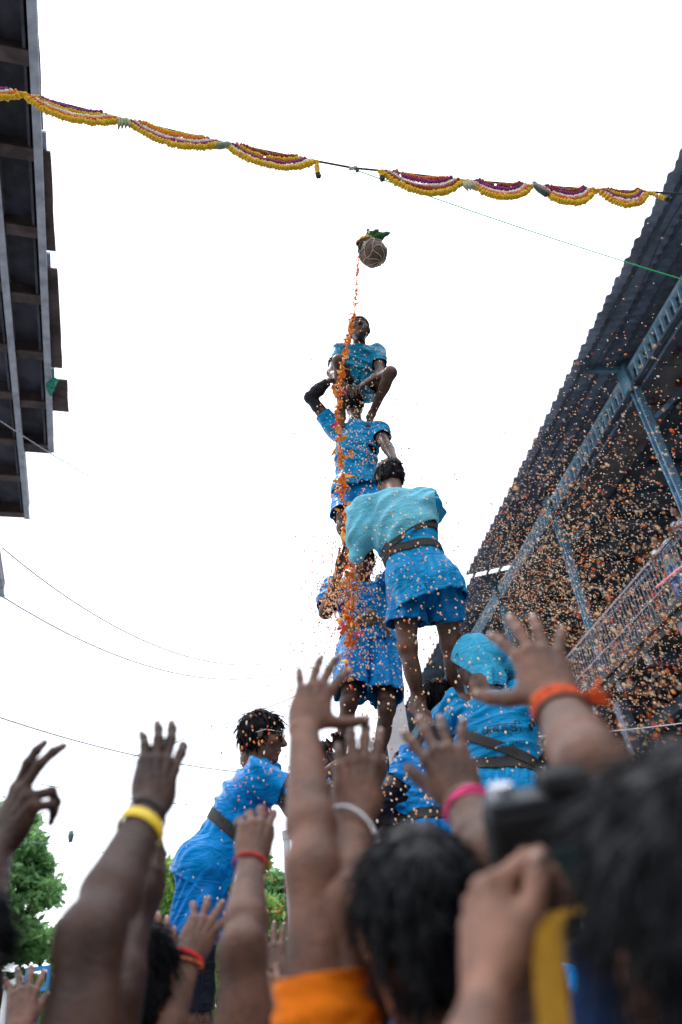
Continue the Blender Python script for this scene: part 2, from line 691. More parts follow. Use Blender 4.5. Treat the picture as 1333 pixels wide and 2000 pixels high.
def head_flesh(S, c, f, u, sc=1.0, k=1.0):
    f = nrm(f)
    u = nrm(u - f * (u @ f))
    r = np.cross(f, u)
    A = np.stack([r, f, u])
    X = lambda a, b, d: c + sc * (r * a + f * b + u * d)
    S.ell(X(0, -0.010, 0.028), A, sc * V3(0.073, 0.092, 0.086), 0.03)
    S.ell(X(0, 0.030, -0.040), A, sc * V3(0.054, 0.060, 0.074), 0.03)
    S.ball(X(0, 0.066, -0.098), 0.019 * sc, 0.02)
    for e in (-1, 1):
        S.ball(X(0.040 * e, 0.050, -0.022), 0.026 * sc, 0.02)
        S.cone(X(0.012 * e, 0.084, 0.030), X(0.042 * e, 0.072, 0.028), 0.010 * sc, 0.008 * sc, 0.008)
        S.ell(X(0.031 * e, 0.100, 0.006), A, sc * V3(0.019, 0.017, 0.012), 0.008, sub=True)
        S.ell(X(0.031 * e, 0.074, 0.005), A, sc * V3(0.0155, 0.014, 0.011), 0.004)
        S.ell(X(0.077 * e, -0.008, 0.000), np.stack([nrm(r * e - f * 0.5), nrm(f + r * e * 0.5), u]), sc * V3(0.008, 0.019, 0.031), 0.006)
    S.cone(X(0, 0.086, 0.014), X(0, 0.108, -0.026), 0.008 * sc, 0.0125 * sc, 0.008)
    for e in (-1, 1):
        S.ball(X(0.012 * e, 0.098, -0.030), 0.009 * sc, 0.006)
    S.cone(X(-0.020, 0.082, -0.058), X(0.020, 0.082, -0.058), 0.007 * sc, 0.007 * sc, 0.006)
    S.ball(X(0, 0.088, -0.055), 0.009 * sc, 0.006)
    S.cone(X(-0.016, 0.080, -0.069), X(0.016, 0.080, -0.069), 0.008 * sc, 0.008 * sc, 0.006)
    return A


def add_eyes(c, f, u, sc, parent, m_white, m_dark):
    f = nrm(f)
    u = nrm(u - f * (u @ f))
    r = np.cross(f, u)
    for e in (-1, 1):
        q = c + sc * (r * 0.031 * e + f * 0.0815 + u * 0.005)
        b = Flesh().ell(q, np.stack([r, f, u]), sc * V3(0.0125, 0.008, 0.0052), 0.001)
        V, Q = b.mesh(0.002)
        eye = mesh_obj('eye', V, Q, m_white, parent)
        b = Flesh().ell(q + f * 0.0055 * sc, np.stack([r, f, u]), sc * V3(0.0055, 0.0035, 0.0052), 0.001)
        V, Q = b.mesh(0.0016)
        mesh_obj('iris', V, Q, m_dark, eye)
        mb = MB()
        pts = [c + sc * (r * e * (0.031 + x) + f * (0.0885 - abs(x) * 0.35) + u * (0.024 + 0.004 * (1 - (x / 0.02) ** 2))) for x in np.linspace(-0.019, 0.019, 7)]
        mb.tube(pts, [0.002, 0.0036, 0.004, 0.004, 0.0036, 0.003, 0.0016], 6)
        mb.build('eyebrow', m_dark, parent, True)


def add_hair(c, f, u, sc, parent, h=0.008, locks=320, ln=(0.03, 0.07), m=None, thick=0.012, back=0.02, rad=0.003, lift=0.15, seed=0, name='hair'):
    f = nrm(f)
    u = nrm(u - f * (u @ f))
    r = np.cross(f, u)
    A = np.stack([r, f, u])
    S = Flesh()
    S.ell(c + sc * (-f * 0.012 + u * 0.030), A, sc * (V3(0.073, 0.092, 0.086) + thick), 0.01)
    S.ell(c + sc * (-f * 0.045 - u * 0.030), A, sc * V3(0.066, 0.055, 0.06), 0.03)
    V, Q = S.mesh(h)
    V = V + vnormals(V, Q) * (0.012 * sc * (vnoise(V * 38 + seed) - 0.5) + 0.006 * sc * (vnoise(V * 90 + seed) - 0.5))[:, None]
    V, Q = cut(V, Q, [(c + sc * (f * 0.047 + u * 0.028), f * 0.80 - u * 0.60), (c - u * 0.088 * sc, -u)])
    N = vnormals(V, Q)
    rg = np.random.default_rng(100 + seed)
    mb_v, mb_f = [V], [Q]
    base = len(V)
    crown = c + sc * (-f * 0.05 + u * 0.105)
    pick = rg.integers(0, len(V), locks)
    LV, LF = [], []
    for q in pick:
        p, nn = V[q], N[q]
        fl = p - crown
        fl = fl - nn * (fl @ nn)
        if np.linalg.norm(fl) < 0.01:
            fl = rg.normal(size=3)
            fl -= nn * (fl @ nn)
        fl = nrm(nrm(fl) + 0.28 * rg.normal(size=3))
        fl = nrm(fl - nn * (fl @ nn) * 0.8)
        L = rg.uniform(*ln) * sc
        st = nrm(np.cross(fl, nn))
        k0 = len(LV)
        for t in (0, 0.35, 0.7, 1.0):
            cpt = p - nn * 0.004 * sc + fl * L * t + nn * L * lift * (4 * t * (1 - t)) + nn * L * lift * 0.6 * t * rg.uniform(-0.3, 1)
            wd = rad * sc * (1.0, 1.15, 0.8, 0.12)[int(round(t * 3))]
            LV += [cpt - st * wd, cpt + nn * wd * 0.9, cpt + st * wd]
        for t in range(3):
            a = k0 + 3 * t
            for j in range(2):
                LF.append((a + j, a + j + 1, a + j + 4, a + j + 3))
            LF.append((a + 2, a, a + 3, a + 5))
    Vall = np.concatenate([V, np.array(LV)]) if LV else V
    Qall = np.concatenate([Q, np.array(LF) + base]) if LF else Q
    return mesh_obj(name, Vall, Qall, m or HAIR, parent)


def limb_leg(S, hip, kn, an, toe, s, f):
    S.cone(hip, kn, 0.078 * s, 0.050 * s, 0.03)
    d = nrm(an - kn)
    td = nrm(hip - kn)
    back = nrm(-f + d * (f @ d) - td * 0.001)
    S.cone(kn, an, 0.048 * s, 0.031 * s, 0.025)
    S.ell(kn + d * 0.125 * s + back * 0.026 * s, np.stack([nrm(np.cross(d, back)), nrm(back), d]), s * V3(0.045, 0.042, 0.095), 0.02)
    S.cone(kn + back * 0.02 + np.cross(d, back) * 0.022, kn + td * 0.16 + back * 0.015 + np.cross(d, back) * 0.03, 0.012 * s, 0.03 * s, 0.02)
    S.cone(kn + back * 0.02 - np.cross(d, back) * 0.022, kn + td * 0.16 + back * 0.015 - np.cross(d, back) * 0.03, 0.012 * s, 0.03 * s, 0.02)
    S.ball(kn - back * 0.01, 0.046 * s, 0.02)
    fd = nrm(toe - an)
    heel = an - fd * 0.03 * s + d * 0.045 * s
    ball = an + fd * 0.12 * s + d * 0.05 * s
    S.cone(an, heel, 0.030 * s, 0.030 * s, 0.015)
    S.cone(heel, ball, 0.030 * s, 0.026 * s, 0.015)
    S.cone(an + d * 0.005, ball, 0.028 * s, 0.022 * s, 0.015)
    lat = nrm(np.cross(fd, d))
    for i, o in enumerate((-0.024, -0.010, 0.004, 0.016, 0.027)):
        S.cone(ball + lat * o * s, ball + lat * o * s * 1.1 + fd * (0.075 - 0.006 * i) * s + d * 0.008, 0.012 * s, 0.009 * s, 0.006)


def jp(J, k):
    v = J[k]
    return np.asarray(v, float) if getattr(v, '__len__', None) and len(v) == 3 and isinstance(v, np.ndarray) else P(*v)


def figure(label, J, skn, s=1.0, h=0.007, shirt=None, shorts=None, sleeve=0.62, short_len=0.62, belt=None, hair=dict(), face=None, up=None,
           hands=None, hem=0.10, group=None, seed=0, cap=None, eyes=False, fold=(5, 5, 13), shirt_off=0.0, leggings=None, arm_sleeve=None, long_trousers=None,
           famp=0.0155, hs=None, belt_at=0.26):
    """a whole person from joints; joints are (pixel x, pixel y, metres ahead) of the tower or numpy points"""
    g = {k: jp(J, k) for k in J}
    hs = hs or s
    sm, pm = (g['shL'] + g['shR']) / 2, (g['hipL'] + g['hipR']) / 2
    t = nrm(sm - pm)
    l = nrm(g['shR'] - g['shL'])
    l = nrm(l - t * (l @ t))
    f = np.cross(t, l)
    l2 = nrm(g['hipR'] - g['hipL'])
    l2 = nrm(l2 - t * (l2 @ t))
    f2 = np.cross(t, l2)
    TL = np.linalg.norm(sm - pm)
    root = thing('person', label, 'person', tuple(np.minimum(g['anL'], g['anR'])), group)
    A, A2 = np.stack([l, f, t]), np.stack([l2, f2, t])
    S = Flesh()

    def torso(S, e=0.0, ek=0.0):
        S.ell(sm - t * (0.17 * s), A, s * V3(0.158, 0.108, 0.19) + e, 0.05)
        S.ell(pm + t * (TL * 0.42), (A + A2) / 2, s * V3(0.132, 0.098, 0.20) + e, 0.06)
        S.ell(pm + t * 0.03 * s, A2, s * V3(0.155, 0.108, 0.125) + e, 0.05)
        for q in ('L', 'R'):
            S.ball(g['hip' + q] - f2 * 0.034 * s - t * 0.005 + l2 * (0.012 if q == 'L' else -0.012), 0.080 * s + e, 0.04)
            S.cone(sm - t * 0.03 * s + l * (0.06 if q == 'R' else -0.06) * s, g['sh' + q], 0.070 * s + e, 0.052 * s + e, 0.04)
        return S
    torso(S, -0.014 if shirt is not None else 0.0)
    neck = g['neck']
    S.cone(sm - t * 0.01, neck, 0.062 * s, 0.054 * s, 0.04)
    hc = g['head']
    up = nrm(up if up is not None else hc - neck)
    face = nrm(face if face is not None else f)
    face = nrm(face - up * (face @ up))
    S.cone(neck, hc - up * 0.04 * s - face * 0.02 * s, 0.053 * s, 0.052 * s, 0.02)
    nails = []
    for q in ('L', 'R'):
        sh, el, wr = g['sh' + q], g['el' + q], g['wr' + q]
        S.ball(sh, 0.053 * s, 0.04)
        S.cone(sh, el, 0.047 * s, 0.038 * s, 0.03)
        S.ell(sh + (el - sh) * 0.45, np.stack([nrm(np.cross(el - sh, f)), nrm(np.cross(np.cross(el - sh, f), el - sh)), nrm(el - sh)]), s * V3(0.045, 0.047, 0.11), 0.03)
        H = (hands or {}).get(q, {})
        d = nrm(wr - el)
        n = np.asarray(H.get('n', -f if abs(d @ f) < 0.9 else t), float)
        u = np.asarray(H.get('u', d), float)
        forearm(S, el, wr, u, n, q == 'R', s)
        limb_leg(S, g['hip' + q], g['kn' + q], g['an' + q], g.get('toe' + q, g['an' + q] + f2 * 0.15), s, f2)
    head_flesh(S, hc, face, up, hs)
    for q in ('L', 'R'):
        el, wr = g['el' + q], g['wr' + q]
        H = (hands or {}).get(q, {})
        d = nrm(wr - el)
        n = np.asarray(H.get('n', -f if abs(d @ f) < 0.9 else t), float)
        hand(S, wr, np.asarray(H.get('u', d), float), n, q == 'R', s, curl=H.get('curl', [(25, 30, 20)] * 4), tendon=False,
             thumb=H.get('thumb', (38, 10, 12)), spread=H.get('spread'))
    V, Q = S.mesh(h)
    mesh_obj('body', V, Q, skn, root)
    out = dict(root=root, g=g, t=t, l=l, f=f, sm=sm, pm=pm, A=A, TL=TL, hc=hc, face=face, up=up)
    sd = seed * 3.7
    hem_p = pm - t * hem * s
    if shirt is not None:
        T = Flesh()
        T.ell(sm - t * (0.17 * s), A, s * V3(0.158, 0.108, 0.19) + 0.014 + shirt_off, 0.05)
        wst = pm + t * TL * (belt_at + 0.04)
        for q in ('L', 'R'):
            o_ = 1 if q == 'R' else -1
            T.cone(sm - t * 0.03 * s + l * 0.06 * o_ * s, g['sh' + q], 0.070 * s + 0.014, 0.052 * s + 0.014, 0.04)
            T.cone(sm - t * 0.16 * s + l * 0.052 * o_ * s, wst + (l + l2) / 2 * 0.050 * o_ * s, 0.112 * s + shirt_off, 0.100 * s + shirt_off, 0.03)
            T.cone(wst + (l + l2) / 2 * 0.050 * o_ * s, pm - t * (hem + 0.06) * s + l2 * 0.066 * o_ * s - f2 * 0.012, 0.100 * s + shirt_off, 0.132 * s + shirt_off * 2, 0.03)
            T.ball(g['hip' + q] - f2 * 0.036 * s + t * 0.01, 0.100 * s + shirt_off, 0.05)
        T.cone(sm - t * 0.02, sm + (neck - sm) * 0.8, 0.075 * s, 0.062 * s, 0.05)
        pl = [(hem_p, -t), (sm + (neck - sm) * 0.42, neck - sm, neck, 0.13 * s)]
        for q in ('L', 'R'):
            sh, el = g['sh' + q], g['el' + q]
            d = nrm(el - sh)
            e = sh + (el - sh) * sleeve
            T.cone(sh, e + d * 0.05, 0.066 * s, 0.068 * s, 0.035)
            pl.append((e, d, e, 0.135 * s))
        out['shirt_field'] = T
        V, Q = T.mesh(0.0065)
        fr = np.stack([nrm(l + 0.35 * t), f, nrm(t - 0.35 * l)]) if seed % 2 else np.stack([nrm(l - 0.3 * t), f, nrm(t + 0.3 * l)])
        wv = pm + t * TL * belt_at
        tilt = nrm(t + l * 0.10 + f * 0.12)
        calm = (wv, tilt, 0.05) if belt is not None else None
        Va = folds(V, Q, famp, fold, sd, frame=fr, calm=calm)
        Vb = folds(V, Q, famp * 1.1, (13, 13, 3.0), sd + 3, frame=A, calm=calm)
        wz = np.clip(((V - wv) @ t) / 0.08 + 0.5, 0, 1)[:, None]
        V = Va * wz + Vb * (1 - wz)
        V, Q = cut(V, Q, pl)
        so = solid(mesh_obj('shirt', V, Q, shirt, root), 0.004)
        out['shirt'], out['shirt_V'], out['shirt_Q'] = so, V, Q
        if h < 0.012:
            hV, hQ = cut(V + vnormals(V, Q) * 0.0045, Q, [(hem_p + t * 0.020 * s, t)])
            solid(mesh_obj('hem', hV, hQ, shirt, so), 0.004)
        if belt is not None:
            B = T.mesh(0.008, 0.005)
            bV, bQ = cut(B[0], B[1], [(wv + tilt * 0.024 * s, tilt), (wv - tilt * 0.024 * s, -tilt)])
            solid(mesh_obj('belt', bV, bQ, belt, root), 0.006)
            out['belt_at'] = wv
    if shorts is not None:
        T = Flesh()
        T.ell(pm - t * 0.01 * s, A2, s * V3(0.150, 0.105, 0.12), 0.05)
        pl = [(pm + t * 0.06 * s, t)]
        for q in ('L', 'R'):
            hp, kn = g['hip' + q], g['kn' + q]
            T.ball(hp - f2 * 0.034 * s, 0.084 * s, 0.05)
            d = nrm(kn - hp)
            e = hp + (kn - hp) * short_len
            T.cone(hp, e + d * 0.06, 0.088 * s, 0.108 * s, 0.03)
            pl.append((e, d, e, 0.225 * s))
        V, Q = T.mesh(0.008)
        V = folds(V, Q, famp * 1.2, (13, 13, 3.0), sd + 1.3, frame=A2)
        V, Q = cut(V, Q, pl)
        sho = solid(mesh_obj('shorts', V, Q, shorts, root), 0.004)
        if h < 0.012:
            for q in ('L', 'R'):
                hp, kn = g['hip' + q], g['kn' + q]
                d = nrm(kn - hp)
                e = hp + (kn - hp) * short_len
                oth = g['hip' + ('R' if q == 'L' else 'L')]
                mid = (hp + oth) / 2
                hV, hQ = cut(V + vnormals(V, Q) * 0.004, Q, [(e - d * 0.018 * s, -d), (mid, oth - hp)])
                if len(hQ):
                    solid(mesh_obj('hem', hV, hQ, shorts, sho), 0.004)
    if leggings is not None or long_trousers is not None:
        T = Flesh()
        wide = 0.007 if leggings is not None else 0.022
        T.ell(pm + t * 0.02 * s, A2, s * V3(0.157, 0.115, 0.13) + (0.006 if shorts is None else -0.05), 0.05)
        pl = [(pm + t * 0.10 * s, t)]
        for q in ('L', 'R'):
            hp, kn, an = g['hip' + q], g['kn' + q], g['an' + q]
            T.ball(hp - f2 * (0.045 if shorts is None else 0.0) * s, (0.088 if shorts is None else 0.06) * s, 0.05)
            k_ = 0.0 if shorts is None else 0.5
            T.cone(hp + (kn - hp) * k_, kn, 0.078 * s + wide - 0.02 * k_, 0.052 * s + wide, 0.03)
            T.cone(kn, an, 0.055 * s + wide, 0.036 * s + wide, 0.03)
            d = nrm(an - kn)
            pl.append((an - d * 0.03, d, an, 0.13))
        V, Q = T.mesh(0.010)
        V = folds(V, Q, 0.004, (14, 14, 14), sd)
        V, Q = cut(V, Q, pl)
        solid(mesh_obj('leggings' if leggings is not None else 'trousers', V, Q, leggings or long_trousers, root), 0.003)
    if arm_sleeve is not None:
        for q, m_, part in arm_sleeve:
            sh, el, wr = g['sh' + q], g['el' + q], g['wr' + q]
            T = Flesh()
            n = np.asarray((hands or {}).get(q, {}).get('n', -f), float)
            T.cone(sh + (el - sh) * (0.3 if part == 'long' else 0.5), el, 0.052 * s, 0.044 * s, 0.02)
            d = nrm(wr - el)
            T.cone(el, el + d * 0.08, 0.044 * s, 0.050 * s, 0.02)
            T.cone(el + d * 0.07, wr, 0.049 * s, 0.031 * s, 0.02)
            V, Q = T.mesh(0.007)
            V = folds(V, Q, 0.003, (20, 20, 20), sd)
            V, Q = cut(V, Q, [(wr - d * 0.02, d, wr, 0.09)])
            solid(mesh_obj('arm_sleeve', V, Q, m_, root), 0.002)
    if hair is not None:
        kw = dict(hair)
        add_hair(hc, face, up, hs, root, seed=seed, **kw)
    if eyes:
        add_eyes(hc, face, up, hs, root, mat('eye_white', (0.75, 0.72, 0.68), 0.2), mat('eye_dark', (0.012, 0.008, 0.006), 0.15))
    return out


def crowd_arm(label, wr, el, sh, tip, right, skn, shirt, roll=0, bend=0, curl=None, spread=None, thumb=(38, 10, 12), sc=1.0, h=0.0035,
              sleeve=0.35, head=True, seed=0, group=None, nail=None, body=True, headpos=None, hairk=None, long_sleeve=False, nail_on=True, hair_on=True):
    """someone in the crowd with one arm up: hand, arm, shoulder, neck and head in one surface, shirt and trousers over the rest"""
    wr, el, sh, tip = P(*wr) if not isinstance(wr, np.ndarray) else wr, P(*el) if not isinstance(el, np.ndarray) else el, \
        P(*sh) if not isinstance(sh, np.ndarray) else sh, P(*tip) if not isinstance(tip, np.ndarray) else tip
    # the shoulder sits an upper arm's length from the elbow, below the line of sight
    if proj(el)[1] > 1990:
        sh, el = sh + (wr + nrm(el - wr) * 0.25 * sc - el), wr + nrm(el - wr) * 0.25 * sc
    q = sh - el
    q[2] = min(q[2], -0.02)
    for _ in range(60):
        sh = el + nrm(q) * 0.285 * sc
        if sh[2] < 1.43 or q[2] < -1.5:
            break
        q[2] -= 0.04
    u = nrm(tip - wr)
    n = CAM - wr
    n = nrm(n - u * (n @ u))
    n = rot(n, u, roll)
    S = Flesh()
    nl = []
    z = V3(0, 0, 1)
    side = 1 if right else -1
    # the torso stands upright below the shoulder, facing the tower
    fwd = nrm(V3(0.3, 4.2, 0) - V3(sh[0], sh[1], 0))
    lat = np.cross(fwd, z)                       # to the person's right
    nb = sh - lat * side * 0.18 * sc + z * 0.05
    oth = sh - lat * side * 0.37 * sc - z * 0.03
    hc = nb + z * 0.15 * sc + fwd * 0.03 if headpos is None else headpos
    while headpos is None and proj(hc + z * 0.15 * sc)[1] < 2012 and hc[2] > nb[2] + 0.06:
        hc = hc - z * 0.01
    if headpos is None and proj(hc + z * 0.15 * sc)[1] < 2012:
        dz = 0
        while proj(hc + z * (0.15 * sc - dz))[1] < 2012 and dz < 0.35:
            dz += 0.01
        hc, nb, oth = hc - z * dz, nb - z * dz * 0.8, oth - z * dz
    if 0: print('ARM', label[:34], 'fore %.2f up %.2f shz %.2f headtop %d' % (np.linalg.norm(wr - el), np.linalg.norm(el - sh), sh[2], proj(hc + z * 0.14)[1]))
    root = thing('person', label, 'person', (nb[0], nb[1], 0), group)
    S.cone(sh, nb - z * 0.03, 0.052 * sc, 0.055 * sc, 0.04)
    S.ball(sh, 0.055 * sc, 0.03)
    S.cone(sh, el, 0.050 * sc, 0.038 * sc, 0.03)
    d = nrm(el - sh)
    S.ell(sh + (el - sh) * 0.5, np.stack([nrm(np.cross(d, n)), nrm(np.cross(np.cross(d, n), d)), d]), sc * V3(0.047, 0.048, 0.11), 0.03)
    forearm(S, el, wr, u, n, right, sc)
    if head:
        S.cone(nb, hc - z * 0.04, 0.055 * sc, 0.052 * sc, 0.02)
        head_flesh(S, hc, fwd, z, sc)
    hand(S, wr, u, n, right, sc, curl, spread, thumb, nl)
    V, Q = S.mesh(h)
    V = relax(V, Q, 1, 0.35)
    mesh_obj('body', V, Q, skn, root)
    if nail_on:
        add_nails(nl, root, nail)
    if head and hair_on:
        add_hair(hc, fwd, z, sc, root, seed=seed, **(hairk or dict(h=0.012, locks=300)))
    if body:
        T = Flesh()
        cx = (sh + oth) / 2
        Ax = np.stack([lat, fwd, z])
        T.ell(cx - z * 0.17, Ax, sc * V3(0.175, 0.125, 0.20), 0.05)
        T.ell(cx - z * 0.42, Ax, sc * V3(0.155, 0.12, 0.22), 0.06)
        T.cone(sh - lat * side * 0.02, cx + z * 0.01, 0.068 * sc, 0.07 * sc, 0.04)
        T.cone(oth, cx + z * 0.01, 0.068 * sc, 0.07 * sc, 0.04)
        e = sh + (el - sh) * sleeve
        T.cone(sh, e + d * 0.05, 0.068 * sc, 0.074 * sc, 0.035)
        T.cone(oth, oth - z * 0.26 - lat * side * 0.05, 0.062 * sc, 0.052 * sc, 0.03)
        V, Q = T.mesh(0.012)
        V = folds(V, Q, 0.008, (12, 12, 16), seed)
        V, Q = cut(V, Q, [(e, d, e, 0.13), (cx - z * 0.60, -z)])
        solid(mesh_obj('shirt', V, Q, shirt, root), 0.004)
        T = Flesh()
        hz = cx[2] - 0.52
        base = V3(cx[0], cx[1], 0)
        T.ell(base + z * hz, Ax, sc * V3(0.165, 0.125, 0.14), 0.05)
        for q in (-1, 1):
            T.cone(base + z * (hz - 0.05) + lat * 0.09 * q, base + z * 0.5 + lat * 0.10 * q, 0.095, 0.072, 0.03)
            T.cone(base + z * 0.5 + lat * 0.10 * q, base + z * 0.06 + lat * 0.10 * q, 0.072, 0.06, 0.03)
            T.cone(base + z * 0.045 + lat * 0.10 * q, base + z * 0.04 + lat * 0.11 * q + fwd * 0.15, 0.045, 0.038, 0.02)
        V, Q = T.mesh(0.025)
        mesh_obj('trousers', V, Q, mat('cloth_denim', (0.03, 0.04, 0.07), 0.8, var=0.3, vscale=6), root)
    return dict(root=root, wr=wr, el=el, sh=sh, u=u, n=n, side=side, hc=hc, lat=lat, fwd=fwd)


def wristband(a, frac, m, width, sc=1.0, off=0.003, name='wristband', r0=None, tilt=(0, 0)):
    """a band around a crowd member's forearm; frac measured from the wrist towards the elbow"""
    wr, el = a['wr'], a['el']
    d = nrm(el - wr)
    n = nrm(a['n'] - d * (a['n'] @ d))
    s = np.cross(d, n)
    c = wr + (el - wr) * frac
    ra = (0.0180 + 0.0185 * min(1, frac / 0.6) + off) * sc if r0 is None else r0
    rs = ra + (0.0105 - 0.004 * min(1, frac / 0.6)) * sc
    vs, fs = [], []
    N, M = 36, 8
    for i in range(N):
        th = i * 2 * math.pi / N
        o = s * math.cos(th) * rs + n * math.sin(th) * ra
        on = nrm(s * math.cos(th) / rs + n * math.sin(th) / ra)
        sh = d * (math.cos(th) * tilt[0] + math.sin(th) * tilt[1])
        for j in range(M):
            ph = j * 2 * math.pi / M
            vs.append(c + o + sh + on * (math.sin(ph) * 0.0022 * sc) + d * (math.copysign(abs(math.cos(ph)) ** 0.5, math.cos(ph)) * width / 2))
    for i in range(N):
        for j in range(M):
            fs.append((i * M + j, i * M + (j + 1) % M, ((i + 1) % N) * M + (j + 1) % M, ((i + 1) % N) * M + j))
    return mesh_obj(name, vs, fs, m, a['root'])


# ------------------------------------------------------------------ the street
gm = mat('concrete_paving', (0.19, 0.187, 0.18), 0.8, var=0.2, vscale=3, bump=0.5, bscale=60)
gv = [(-900, -600, 0), (900, -600, 0), (900, 1500, 0), (-900, 1500, 0)]
tag(mesh_obj('ground', gv, [(0, 1, 2, 3)], gm, None, False, (0, 0, 0)), kind='structure')

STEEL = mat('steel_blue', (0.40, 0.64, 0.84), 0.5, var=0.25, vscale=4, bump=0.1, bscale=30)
STEEL_M = mat('steel_blue_shaded', (0.10, 0.22, 0.32), 0.55, var=0.3, vscale=4)  # same blue steel, the shade under the roof put into a darker colour
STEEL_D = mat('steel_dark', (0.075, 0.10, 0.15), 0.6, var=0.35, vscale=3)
SHEET = mat('roof_sheet', (0.20, 0.25, 0.36), 0.5, var=0.45, vscale=1.2, stretch=(1, 1, 6))
BOARD = mat('ceiling_board', (0.24, 0.25, 0.30), 0.75, var=0.4, vscale=2.0)
OCHRE = mat('ochre_wall', (0.24, 0.155, 0.035), 0.85, var=0.3, vscale=1.5)
DARKW = mat('dark_wall', (0.12, 0.13, 0.16), 0.85, var=0.4, vscale=1.0)
RAILM = mat('rail_grey', (0.13, 0.13, 0.17), 0.45, var=0.3, vscale=12)

# --- right-hand building: local frame s along the street, q inwards, z up
_d = ray(430, 2065)
RE = nrm(V3(_d[0], _d[1], 0))
RN = V3(RE[1], -RE[0], 0)
RA = CAM + ray(1333, 1035) * 14.9
RA = V3(RA[0], RA[1], 0)
B = lambda s, q, z: RA + RE * s + RN * q + V3(0, 0, z)
S0, S1 = -14.0, 44.0
ZF, ZRAIL, ZTR, ZCEIL = 7.70, 8.85, 12.20, 12.95
bld = thing('building', 'long dark building on the right with open galleries, blue steelwork and corrugated roof', 'building', tuple(B(0, 0, 0)))


def rbox(name, s0, s1, q0, q1, z0, z1, m, parent=bld):
    mb = MB()
    mb.box(B((s0 + s1) / 2, (q0 + q1) / 2, (z0 + z1) / 2), RE * (s1 - s0) / 2, RN * (q1 - q0) / 2, V3(0, 0, (z1 - z0) / 2))
    return mb.build(name, m, parent)


rbox('wall', S0, S1, 4.6, 4.9, 0, 14.2, DARKW)
rbox('wall', S0, S1, 4.3, 4.594, ZF + 0.02, ZF + 2.1, OCHRE)
rbox('gallery_floor', S0, S1, -0.12, 4.59, ZF - 0.28, ZF, mat('slab', (0.045, 0.042, 0.045), 0.85, var=0.3, vscale=2))
rbox('gallery_floor', S0, S1, 0.10, 4.59, 3.70, 4.0, MATS['slab'])
rbox('floor_edge', S0, S1, -0.20, -0.124, ZF - 0.10, ZF + 0.05, mat('edge_black', (0.02, 0.02, 0.024), 0.8))
# joists under the upper gallery floor and the ground-storey wall
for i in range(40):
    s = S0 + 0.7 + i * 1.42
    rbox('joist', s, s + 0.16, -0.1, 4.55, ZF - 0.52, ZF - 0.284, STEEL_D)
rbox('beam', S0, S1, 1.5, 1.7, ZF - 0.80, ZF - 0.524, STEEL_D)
rbox('wall', S0, S1, 3.2, 3.4, 0, 3.696, mat('shutter_grey', (0.07, 0.08, 0.09), 0.6, var=0.3, vscale=2))
# ceiling: boards between cross beams
nb = 46
for i in range(nb):
    s = S0 + (S1 - S0) * i / nb
    e = S0 + (S1 - S0) * (i + 1) / nb
    rbox('ceiling_board', s + 0.02, e - 0.02, 0.35, 1.95, ZCEIL + 0.02 * (i % 3), ZCEIL + 0.05 + 0.02 * (i % 3), BOARD)
    rbox('ceiling_board', s + 0.02, e - 0.02, 2.2, 4.58, ZCEIL + 0.35, ZCEIL + 0.39, SHEET)
    if i % 1 == 0:
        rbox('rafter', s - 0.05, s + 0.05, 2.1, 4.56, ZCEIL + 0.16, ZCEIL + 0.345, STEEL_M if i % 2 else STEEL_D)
rbox('beam', S0, S1, 1.98, 2.16, ZCEIL - 0.16, ZCEIL + 0.34, STEEL_D)
rbox('beam', S0, S1, 0.10, 0.30, ZTR - 0.14, ZTR + 0.42, STEEL_D)
# red maker's print on the boards
for i, (s, q, t_) in enumerate(((-0.7, 1.0, 'SUPER'), (0.9, 1.0, 'SUPER'), (-2.0, 1.1, 'SUPER'))):
    cu = bpy.data.curves.new('t', 'FONT')
    cu.body = t_
    cu.size = 0.34
    ob = bpy.data.objects.new('t', cu)
    COL.objects.link(ob)
    me = bpy.data.meshes.new_from_object(ob.evaluated_get(bpy.context.evaluated_depsgraph_get()))
    # read from below, along the cross direction
    vv = [B(s, q, ZCEIL - 0.006) + RN * v.co.x - RE * v.co.y * -1 for v in me.vertices]
    mesh_obj('board_print', vv, [tuple(p.vertices) for p in me.polygons], mat('print_red', (0.20, 0.03, 0.02), 0.7), bld, False)
    bpy.data.objects.remove(ob)
    mb = MB()
    c = B(s - 0.55, q + 0.75, ZCEIL - 0.006)
    mb.add([c + 0.17 * (RN * math.cos(a) + RE * math.sin(a)) for a in np.arange(20) * math.pi / 10], [tuple(range(20))])
    mb.build('board_print', MATS['print_red'], bld)
# corrugated roof, two runs with a step between
ZE = 12.62


def roof(s0, s1, qe, ze, zs=0.20):
    n = int((s1 - s0) / 0.035)
    vs, fs = [], []
    qs = [qe, -0.9, 0.0, 1.6, 5.2] if qe < -0.95 else [qe, 0.0, 1.6, 5.2]
    for i in range(n + 1):
        s = s0 + (s1 - s0) * i / n
        wv = 0.028 * math.sin(s * 2 * math.pi / 0.21)
        for q in qs:
            vs.append(B(s, q + (0.02 * math.sin(s * 2 * math.pi / 0.42) if q == qs[0] else 0), ze + (q - qe) * zs + wv))
    m = len(qs)
    for i in range(n):
        for j in range(m - 1):
            fs.append((i * m + j, (i + 1) * m + j, (i + 1) * m + j + 1, i * m + j + 1))
    o = mesh_obj('roof', vs, fs, SHEET, bld)
    solid(o, 0.006)


